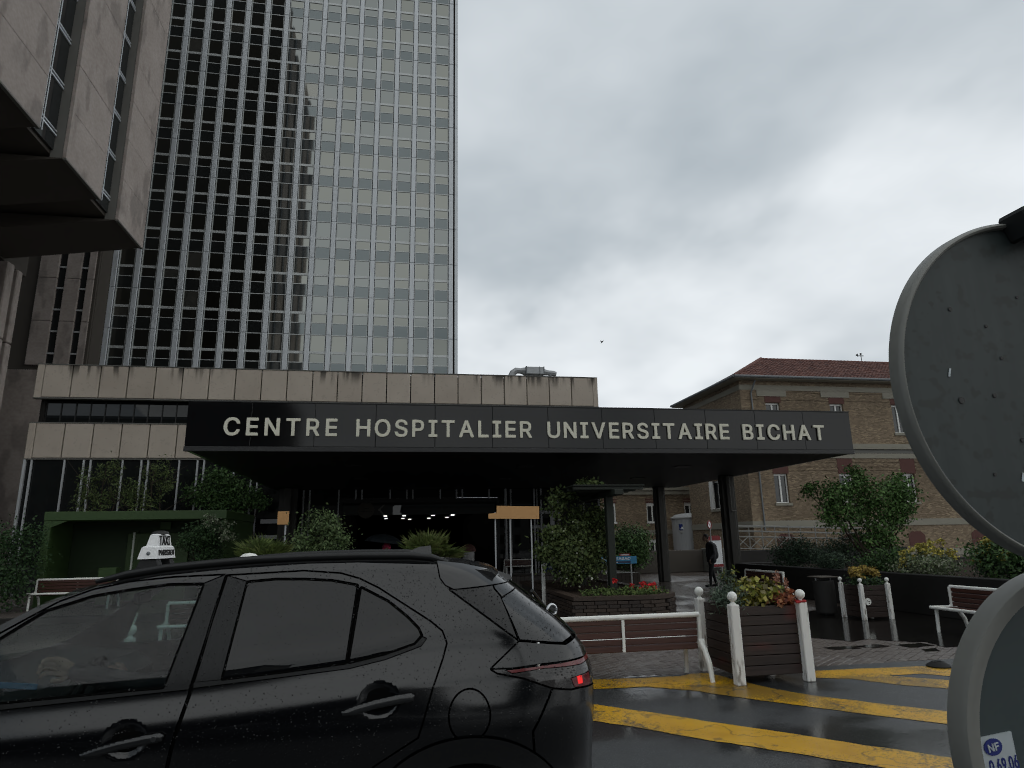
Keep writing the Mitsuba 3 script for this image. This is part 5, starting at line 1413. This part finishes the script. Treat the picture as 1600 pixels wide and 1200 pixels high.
glow = Polygon([(0.82, 1.032), (0.931, 1.039), (0.939, 0.979), (0.835, 0.995)]).buffer(0).intersection(lamp.buffer(-.003)).difference(lit.buffer(.001))
skin(glow, 'lens', 'lamp_red', lk, gap=.0, off=.001, step=.012)
kl = skin(lit, 'bulb', 'lamp_red_lit', lk, gap=.0, off=.0, step=.012, label='small lit red lamp')
scene[kl]['emitter'] = {'type': 'area', 'radiance': rgb(.10, .004, .004)}
skin(cap, 'fuel_flap', 'car_paint', step=.02, gap=.003)
# dark shell under the panels
shell = outline.difference(unary_union([fglass.buffer(-.004), hstrip.buffer(.03), hlow.buffer(.02)])).difference(arches)
def plain(poly, off, mirror):
    pass
skin(shell, 'shell', 'seal_black', gap=.006, off=.014, depth=.004, step=.05)
far_ = outline.difference(unary_union([fglass, rglass])).difference(arches)
def mirrored(poly, name, ma, off, step=.05):
    k = skin(poly, name, ma, gap=.002, off=off, depth=.02, step=step)
    fn = scene[k]['filename']
    v, f, n, _, _ = meshkit.WRITTEN[fn]
    scene[k]['filename'] = meshkit.write_ply((v * [1, -1, 1] + [0, 2 * YC, 0], f[:, ::-1]), normals=n * [1, -1, 1])
mirrored(far_, 'far_side', 'car_paint', 0)
mirrored(fglass, 'window', 'car_glass', .006)
mirrored(rglass, 'window', 'car_glass', .006)
# spoiler: a solid wing across the tailgate
def across(profile, ya, yb, n=14, crown=.03):
    """profile in (x, z) swept over the width with a slight crown; returns a closed mesh"""
    p = np.array(profile, float)
    ys = np.linspace(ya, yb, n)
    V, F = [], []
    for y in ys:
        s = (y - (ya + yb) / 2) / ((yb - ya) / 2)
        q = np.column_stack([p[:, 0] - .06 * abs(s) ** 3, np.full(len(p), y), p[:, 1] + crown * (1 - s * s)])
        V.append(q)
    k = len(p)
    for i in range(n - 1):
        for j in range(k):
            a, b = i * k + j, i * k + (j + 1) % k
            F += [(a, b, b + k), (a, b + k, a + k)]
    c0, c1 = n * k, n * k + 1
    V = np.vstack(V + [V[0].mean(0)[None], V[-1].mean(0)[None]])
    for j in range(k):
        F += [(c0, (j + 1) % k, j), (c1, (n - 1) * k + j, (n - 1) * k + (j + 1) % k)]
    m = trimesh.Trimesh(V, F, process=False)
    m.fix_normals()
    return m
skin(spoiler, 'spoiler', 'car_paint', off=-.004, step=.015, gap=.001, depth=.03)
put('spoiler_top', across([(.22, 1.548), (.40, 1.530), (.54, 1.502), (.565, 1.485), (.55, 1.47), (.40, 1.475), (.24, 1.50)], 3.31, 2 * YC - 3.31, 16, .022), 'car_paint', car, smooth=35)
# roof
def sheet(fn, us, vs):
    P = np.array([[fn(u, v) for v in vs] for u in us])
    nu, nv = len(us), len(vs)
    i, j = np.meshgrid(np.arange(nu - 1), np.arange(nv - 1), indexing='ij')
    a = (i * nv + j).ravel()
    f = np.vstack([np.column_stack([a, a + 1, a + nv + 1]), np.column_stack([a, a + nv + 1, a + nv])])
    return trimesh.Trimesh(P.reshape(-1, 3), f, process=False)
rl = np.array(roof_line)[::-1]
rz = PchipInterpolator(rl[:, 0], rl[:, 1])
def roof_pt(x, s):
    zc = float(rz(np.clip(x, rl[0, 0], rl[-1, 0])))
    y0 = float(car_y(x, zc))
    y = y0 + (2 * YC - 2 * y0) * (s + 1) / 2
    return (x, y, zc + .006 * (1 - s ** 4) - .006)
put('roof', sheet(roof_pt, np.linspace(-1.38, rl[-1, 0] + .02, 44), np.linspace(-1, 1, 30)), 'car_paint', car, smooth=True)
def ws_pt(u, s):
    x = -1.38 - .57 * u
    zc = float(rz(max(x, rl[0, 0]))) if x > rl[0, 0] else 1.35 - (rl[0, 0] - x) * .62
    y0 = float(car_y(x, zc)) + .03
    return (x - .10 * (1 - s * s), y0 + (2 * YC - 2 * y0) * (s + 1) / 2, zc + .025 * (1 - s ** 4) - .008)
put('windscreen', sheet(ws_pt, np.linspace(0.02, 1, 14), np.linspace(-1, 1, 16)), 'car_glass', car, smooth=True)
def hood_pt(u, s):
    x = -1.92 - 1.26 * u
    zc = 1.10 - .18 * u - .22 * max(0, u - .8) ** 2 * 10
    y0 = float(car_y(x, min(zc, 1.0)))
    return (x, y0 + (2 * YC - 2 * y0) * (s + 1) / 2, zc + .04 * (1 - s ** 4) - .035)
put('bonnet', sheet(hood_pt, np.linspace(0, 1, 20), np.linspace(-1, 1, 20)), 'car_paint', car, smooth=True)
put('front_end', across([(-3.2, .84), (-3.26, .7), (-3.27, .45), (-3.15, .24), (-2.9, .24), (-2.9, .8)], 3.36, 2 * YC - 3.36, 10, .02), 'car_paint', car, smooth=40)
# rear end
def rear_pt(z, s):
    x = float(_xr(z))
    y0 = 3.425 if z < 1.18 else 3.425 + (z - 1.2) * .25
    return (x + .045 * (1 - s ** 4) - (.01 if z < 1.18 else -.002), y0 + (2 * YC - 2 * y0) * (s + 1) / 2, z)
put('rear_body', sheet(rear_pt, np.concatenate([np.linspace(.24, 1.18, 26)]), np.linspace(-1, 1, 20)), 'car_paint', car, smooth=True)
put('rear_window', sheet(rear_pt, np.linspace(1.181, 1.475, 14), np.linspace(-1, 1, 20)), 'car_tint', car, smooth=True)
put('rear_wiper', cat([tube([(.93, 3.98, 1.235), (.86, 3.9, 1.29), (.76, 3.70, 1.38)], .010, 6), mv(trimesh.creation.cylinder(.03, .05, sections=12), .93, 3.98, 1.235, ry=.9)]), 'car_trim', car)
put('washer_cap', mv(trimesh.creation.torus(.028, .008, 20, 8), .845, 3.60, 1.285, rx=math.pi / 2, rz=.4), 'chrome', car)
# rails, fin, door handles
rr = [(-1.303, 1.504), (-1.174, 1.534), (-1.015, 1.558), (-0.823, 1.573), (-0.627, 1.586), (-0.396, 1.592), (-0.158, 1.593), (0.086, 1.589), (0.185, 1.579), (0.273, 1.553)]
for yy in (3.36, 2 * YC - 3.36):
    put('roof_rail', cat([tube([(x, yy, z) for x, z in rr], [.010] + [.017] * (len(rr) - 2) + [.008], 10), tube([(x, yy + (.012 if yy < 4 else -.012), z - .026) for x, z in rr], [.006] + [.013] * (len(rr) - 2) + [.005], 6)]), 'car_trim', car, smooth=40)
fin = np.array([(0.04, 1.563), (0.101, 1.597), (0.156, 1.619), (0.219, 1.625), (0.223, 1.573), (0.23, 1.537)])
fm = wallprism(Polygon([tuple(q) for q in fin]).buffer(.004), 3.955, 4.005)
fv = fm.vertices.copy()
ft = np.clip((fv[:, 2] - 1.53) / (1.635 - 1.53), 0, 1)
fv[:, 1] = 3.98 + (fv[:, 1] - 3.98) * (1.7 - 1.45 * ft)
fm.vertices = fv
put('roof_fin', fm, 'car_handle', car)
for hk, h in ((d2, hr), (d1, hf)):
    pts = [(h[0] - .155, h[1] - .030), (h[0] - .10, h[1] - .012), (h[0] - .02, h[1] + .006), (h[0] + .08, h[1] + .022), (h[0] + .13, h[1] + .026), (h[0] + .142, h[1] + .018), (h[0] + .135, h[1] + .002), (h[0] + .08, h[1] - .006), (h[0] - .02, h[1] - .020), (h[0] - .10, h[1] - .040), (h[0] - .15, h[1] - .040)]
    hp = Polygon(pts).buffer(.004)
    def domed(x, z, hp=hp):
        d_ = hp.exterior.distance(points(np.column_stack([x, z])))
        t_ = np.clip(d_ / .016, 0, 1)
        return .014 * (1 - np.sqrt(1 - (1 - t_) ** 2))
    skin(hp, 'handle', 'car_handle', hk, gap=0, off=-.030, depth=.012, step=.005, bulge=domed)
    skin(Polygon(pts[3:8]).buffer(.006), 'handle_base', 'car_gloss_trim', hk, gap=0, off=-.012, depth=.016, step=.012)
put('lock', mv(trimesh.creation.cylinder(.010, .006, sections=16), hf[0] + .11, float(car_y(hf[0] + .11, hf[1] + .01)) - .029, hf[1] + .011, rx=math.pi / 2), 'chrome', d1)
mi_ = put('mirror', mv(trimesh.creation.icosphere(3, 1.0), -1.66, 2.98, 1.12, s=None).apply_transform(np.eye(4)) if False else mv(trimesh.Trimesh(trimesh.creation.icosphere(3, 1.0).vertices * [.10, .11, .075], trimesh.creation.icosphere(3, 1.0).faces, process=False), -1.70, 2.99, 1.13), 'car_paint', car, smooth=True)
put('mirror_arm', bar((-1.68, 3.06, 1.08), (-1.68, 3.14, 1.07), .025), 'car_trim', car)
# wheels
for (x, z) in (RW, FW):
    for yy, s in ((3.15, 1), (2 * YC - 3.15, -1)):
        w = put('wheel', mv(lathe([(.20, -.10), (.30, -.10), (.33, -.07), (.335, 0), (.33, .07), (.30, .10), (.20, .10)], 40), x, yy + s * .09, z, rx=math.pi / 2), 'rubber', car, smooth=40)
        put('rim', cat([mv(lathe([(0, -.02), (.05, -.02), (.06, .0), (.17, .0), (.19, -.04), (.215, -.05), (.215, .05), (0, .05)], 40), x, yy + s * .06, z, rx=math.pi / 2)] + [mv(cb(-.02, .02, -.015, .015, .04, .2, .006), x, yy + s * .02, z, ry=k * math.pi / 5 * 2) for k in range(5)]), 'concrete_dark', w)
    put('wheel_well', mv(trimesh.creation.cylinder(.40, 1.5, sections=32), x, YC, z, rx=math.pi / 2) if False else sheet(lambda a, y: (x + .39 * math.cos(a), y, z + .39 * math.sin(a)), np.linspace(-.3, math.pi + .3, 24), np.linspace(3.16, 3.7, 3)), 'rubber', car)
put('floor', bx(-3.0, .9, 3.2, 2 * YC - 3.2, .22, .30), 'rubber', car)
# cabin
put('dashboard', cat([trimesh.convex.convex_hull(np.array([(x, y, z) for y in (3.22, 2 * YC - 3.22) for x, z in ((-2.0, 1.08), (-1.55, 1.03), (-1.45, .95), (-1.5, .6), (-2.0, .5))]))]), 'car_inside', car)
for yy in (3.55, 4.40):
    put('seat', cat([cb(-1.05, -.52, yy - .24, yy + .24, .52, .70, .06), mv(cb(-.07, .07, -.24, .24, 0, .62, .05), -.50, yy, .62, ry=.22), mv(cb(-.05, .05, -.13, .13, 0, .18, .04), -.345, yy, 1.26, ry=.2)]), 'car_inside', car)
put('rear_seat', cat([cb(-.25, .35, 3.30, 2 * YC - 3.30, .52, .72, .06), mv(cb(-.08, .08, -.66, .66, 0, .58, .05), .40, YC, .64, ry=.25)]), 'car_inside', car)
sw = mv(trimesh.creation.torus(.185, .016, 40, 10), 0, 0, 0)
put('steering_wheel', cat([mv(sw, -1.40, 3.55, .98, ry=-math.pi / 2 + .42), bar((-1.40, 3.55, .98), (-1.62, 3.55, .88), .03), mv(cb(-.17, .17, -.02, .02, -.01, .01), -1.40, 3.55, .98, ry=-math.pi / 2 + .42)]), 'car_inside', car, smooth=40)
put('rear_mirror', cb(-1.32, -1.29, 3.88, 4.08, 1.36, 1.42, .01), 'car_inside', car)
# taxi lamp on the roof
def frustum(x0, x1, y0, y1, z0, x2, x3, y2, y3, z1):
    return trimesh.convex.convex_hull(np.array([(x, y, z0) for x in (x0, x1) for y in (y0, y1)] + [(x, y, z1) for x in (x2, x3) for y in (y2, y3)]))
tl = put('taxi_lamp', cat([frustum(-1.312, -1.216, 3.855, 4.165, 1.590, -1.300, -1.224, 3.868, 4.150, 1.648), frustum(-1.300, -1.224, 3.868, 4.150, 1.6485, -1.290, -1.230, 3.882, 4.135, 1.656)]), 'lamp_white', car, label='white roof lamp lettered TAXI PARISIEN')
put('lamp_head', cat([frustum(-1.286, -1.231, 3.890, 4.125, 1.6565, -1.276, -1.236, 3.905, 4.105, 1.712), frustum(-1.276, -1.236, 3.905, 4.105, 1.7125, -1.268, -1.244, 3.915, 4.095, 1.719)]), 'lamp_white', tl)
def sideways(text, y0, y1, z0, z1, xa, xb):
    """lettering facing +x: reads along +y; x runs from xa at z0 to xb at z1"""
    m = text_on(text, 1.0, 1.0, True)
    v = m.vertices.copy(); lo, hi = v.min(0), v.max(0); u = (v - lo) / (hi - lo)
    m.vertices = np.stack([xa + (xb - xa) * u[:, 1] + .0015 + u[:, 2] * .002, y0 + u[:, 0] * (y1 - y0), z0 + u[:, 1] * (z1 - z0)], 1)
    return m
put('lettering', sideways('TAXI', 3.918, 4.092, 1.660, 1.710, -1.2312, -1.2356), 'black_paint', tl)
put('lettering', sideways('PARISIEN', 3.885, 4.135, 1.606, 1.636, -1.2175, -1.2222), 'black_paint', tl)
put('lamp_cap', lathe([(0, 0), (.045, 0), (.04, .012), (.02, .018), (0, .018)], 16, (-1.256, 4.0, 1.719)), 'black_paint', tl)
put('lamp_button', mv(trimesh.creation.icosphere(2, .010), -1.262, 3.861, 1.618), 'zinc', tl)
for y in (3.86, 4.07): put('lamp_foot', frustum(-1.34, -1.19, y, y + .09, 1.49, -1.30, -1.225, y + .01, y + .08, 1.589), 'car_trim', tl)
put('roof_dome', lathe([(.05, 0), (.05, .006), (.045, .022), (.03, .034), (0, .04)], 20, (-.735, 3.75, 1.572)), 'white_enamel', car, smooth=40, label='small white dome on the roof')

# the driver, mostly behind the pillar and the tinted glass
dr_ = thing('person', 'driver in dark sleeve, one bare hand at the wheel of the car', 'person')
SK = (.34, .21, .155)
arm = np.array([(-0.882, 1.167), (-1.109, 1.084), (-1.347, 1.122), (-1.416, 1.147), (-1.495, 1.166)])
A = [np.array((x, 3.40, z)) for x, z in arm]
bn = head((-.60, 3.58, 1.30), (-1, 0, 0), SK)
bn += [((-.58, 3.58, 1.16), (-.59, 3.58, 1.24), .055, .05, SK), ((-.58, 3.44, 1.08), (-.58, 3.74, 1.08), .085, .085, COAT), ((-.58, 3.58, 1.02), (-.62, 3.58, .72), .15, .15, COAT), ((-.66, 3.50, .68), (-1.10, 3.48, .72), .09, .07, TROU), ((-.66, 3.68, .68), (-1.10, 3.70, .72), .09, .07, TROU), ((-1.10, 3.48, .72), (-1.5, 3.48, .40), .065, .045, TROU), ((-1.10, 3.70, .72), (-1.5, 3.70, .40), .065, .045, TROU)]
bn += [((-.60, 3.43, 1.08), A[1] + (.02, .0, -.03), .065, .052, COAT), (A[1] + (.02, 0, -.03), A[2], .052, .037, COAT)]
wv = A[3] - A[2]
bn += hand(A[2] + wv * .2, A[4] - A[2], (0, .25, -1), r=.0095, L=.080, skin=SK, curl=.62)
bn += [((-.60, 3.74, 1.08), (-.92, 3.78, .92), .06, .05, COAT), ((-.92, 3.78, .92), (-1.22, 3.72, 1.02), .05, .036, COAT)]
bn += hand((-1.24, 3.72, 1.03), (-1, 0, .2), (0, 0, 1), skin=SK, curl=.8)
m, c = body(bn, .012, 6)
put('body', m, 'figure', dr_, smooth=True, color=c)
put('hair', mv(trimesh.creation.icosphere(3, .097), -.585, 3.58, 1.335), 'hair_dark', dr_, smooth=True)
solo('blue_card', mv(cb(-.09, .09, -.003, .003, -.012, .012), -1.60, 3.42, 1.075, ry=.1), 'cyan_sign', 'pale blue strip held by the driver at the left edge', 'card')

# rain on the flank, roof edge and glass
rd = np.random.default_rng(77)
ND = 16000
area = outline.difference(clad).intersection(sbox(-1.7, .62, .98, 1.56))
q = np.column_stack([rd.uniform(-1.7, .98, ND), rd.uniform(.62, 1.56, ND)])
dens = np.clip(.30 + 1.1 * (q[:, 1] - .85), .06, 1.0)
q = q[contains_xy(area, q[:, 0], q[:, 1]) & (rd.random(ND) < dens)]
q = q[(np.abs(q[:, 0] - hr[0]) > .15) | (np.abs(q[:, 1] - hr[1]) > .07)]
n_ = flank_n(q[:, 0], q[:, 1])
inw = contains_xy(unary_union([fglass, rglass, qglass]), q[:, 0], q[:, 1])
c0 = flank(q[:, 0], q[:, 1], .006 * inw)
tx = np.cross(n_, [0, 0, 1.0]); tx /= np.linalg.norm(tx, axis=1, keepdims=True); tz = np.cross(tx, n_)
r_ = ((.0010 + .0026 * rd.random(len(q)) ** 3) * (1 - .4 * inw))[:, None]
K = 6
ring_ = [c0 + r_ * (math.cos(a) * tx + 1.25 * math.sin(a) * tz) for a in np.arange(K) * 2 * np.pi / K]
mid_ = [c0 + n_ * r_ * .45 + r_ * .62 * (math.cos(a) * tx + 1.2 * math.sin(a) * tz) for a in np.arange(K) * 2 * np.pi / K]
top_ = c0 + n_ * r_ * .62
VV = np.stack(ring_ + mid_ + [top_], 1).reshape(-1, 3)
base_ = (np.arange(len(q)) * (2 * K + 1))[:, None]
ff = []
for k in range(K):
    j = (k + 1) % K
    ff += [[k, K + k, j], [j, K + k, K + j], [K + k, 2 * K, K + j]]
FF = np.concatenate([base_ + np.array(t_)[None] for t_ in ff])
put('raindrops', (VV, FF), 'car_gloss_trim', car, smooth=True, kind='stuff')

# ------------------------------------------------------------------ the backs of two round road signs close by on the right
def sign_back(key, label, c, R, rim_r, flange, rz):
    o = thing(key, label, 'road sign', 'round road signs on one pole')
    c = np.array(c)
    ry_ = lambda m: mv(m, c[0], c[1], c[2], rx=math.pi / 2, rz=rz)
    put('plate', ry_(lathe([(0, .004), (R - .006, .004), (R - .006, -.004), (0, -.004)], 96)), 'sign_back_pale' if rim_r > .02 else 'sign_back', o)
    prof = [(R - rim_r, .006), (R - rim_r * .8, flange * .82), (R - rim_r * .35, flange), (R, flange * .9), (R + .004, flange * .5), (R + .004, -.012), (R - .006, -.014), (R - rim_r, -.006)]
    put('rim', ry_(lathe(prof + [prof[0]], 128)), 'sign_rim', o, smooth=35)
    return o
s1 = sign_back('road_sign', 'upper of two round signs seen from behind at the right edge', (1.182, .985, 1.905), .318, .008, .016, 0)
rg = random.Random(8)
for k, (dx, dz, r) in enumerate(((-.20, -.03, .006), (-.10, .05, .0035), (-.19, .14, .004), (-.09, -.10, .004), (-.03, .02, .003), (-.13, -.02, .004), (-.06, -.20, .005), (-.04, .17, .003), (-.12, .11, .003), (.02, -.13, .004), (-.16, -.16, .003))):
    put('spot', mv(trimesh.creation.cylinder(r, .001, sections=12), 1.182 + dx, .9798, 1.905 + dz, rx=math.pi / 2), 'black_paint', s1)
for dx, dz in ((-.105, -.165), (-.09, -.19), (-.215, .02)):
    put('scratch', mv(cb(-.002, .002, -.0005, .0005, -.008, .008), 1.182 + dx, .9796, 1.905 + dz, ry=.3), 'sticker', s1)
put('clamp_rail', cat([cb(1.155, 1.24, .93, .976, 1.62, 2.20, .006)]), 'sign_bracket', s1) if False else None
put('bracket', cat([mv(cb(-.10, .16, -.03, .03, -.028, .028, .006), 1.235, .955, 2.248, ry=-.42), mv(cb(-.10, .16, -.02, .02, -.006, .006, .003), 1.245, .935, 2.212, ry=-.42)]), 'sign_bracket', s1)
s2 = sign_back('road_sign', 'lower of two round signs seen from behind, with an NF sticker', (1.286, 1.121, 1.277), .300, .034, .030, 0)
put('post', cat([bar((1.36, .90, 0), (1.36, .90, 3.1), .035, 16)]), 'sign_bracket', s1)
stk = np.array([(1.022, 1.295), (1.094, 1.302), (1.097, 1.228), (1.016, 1.224)])
sp_ = put('sticker', wallprism(Polygon([tuple(v) for v in stk]), 1.1125, 1.1165), 'sticker', s2, label='pale sticker with a blue oval NF mark and numbers')
e0 = np.array([(1.05, 1.28)][0])
ov = sscale(Point(*e0).buffer(1, 32), .0185, .0135)
from shapely.affinity import rotate as srot
put('oval', wallprism(srot(ov, 8), 1.1105, 1.1122), 'sticker_ink', sp_)
def tilt_text(text, c, w, h, ang, y, ma):
    m = fit_text(text, -w / 2, w / 2, -h / 2, h / 2, 0, .0012)
    put('lettering', mv(m, c[0], y, c[1], ry=-ang), ma, sp_)
tilt_text('NF', e0, .023, .0125, .17, 1.1104, 'sticker')
e1 = np.array([(1.067, 1.251)][0])
tilt_text('0.69.06', e1, .060, .022, .10, 1.1122, 'sticker_ink')
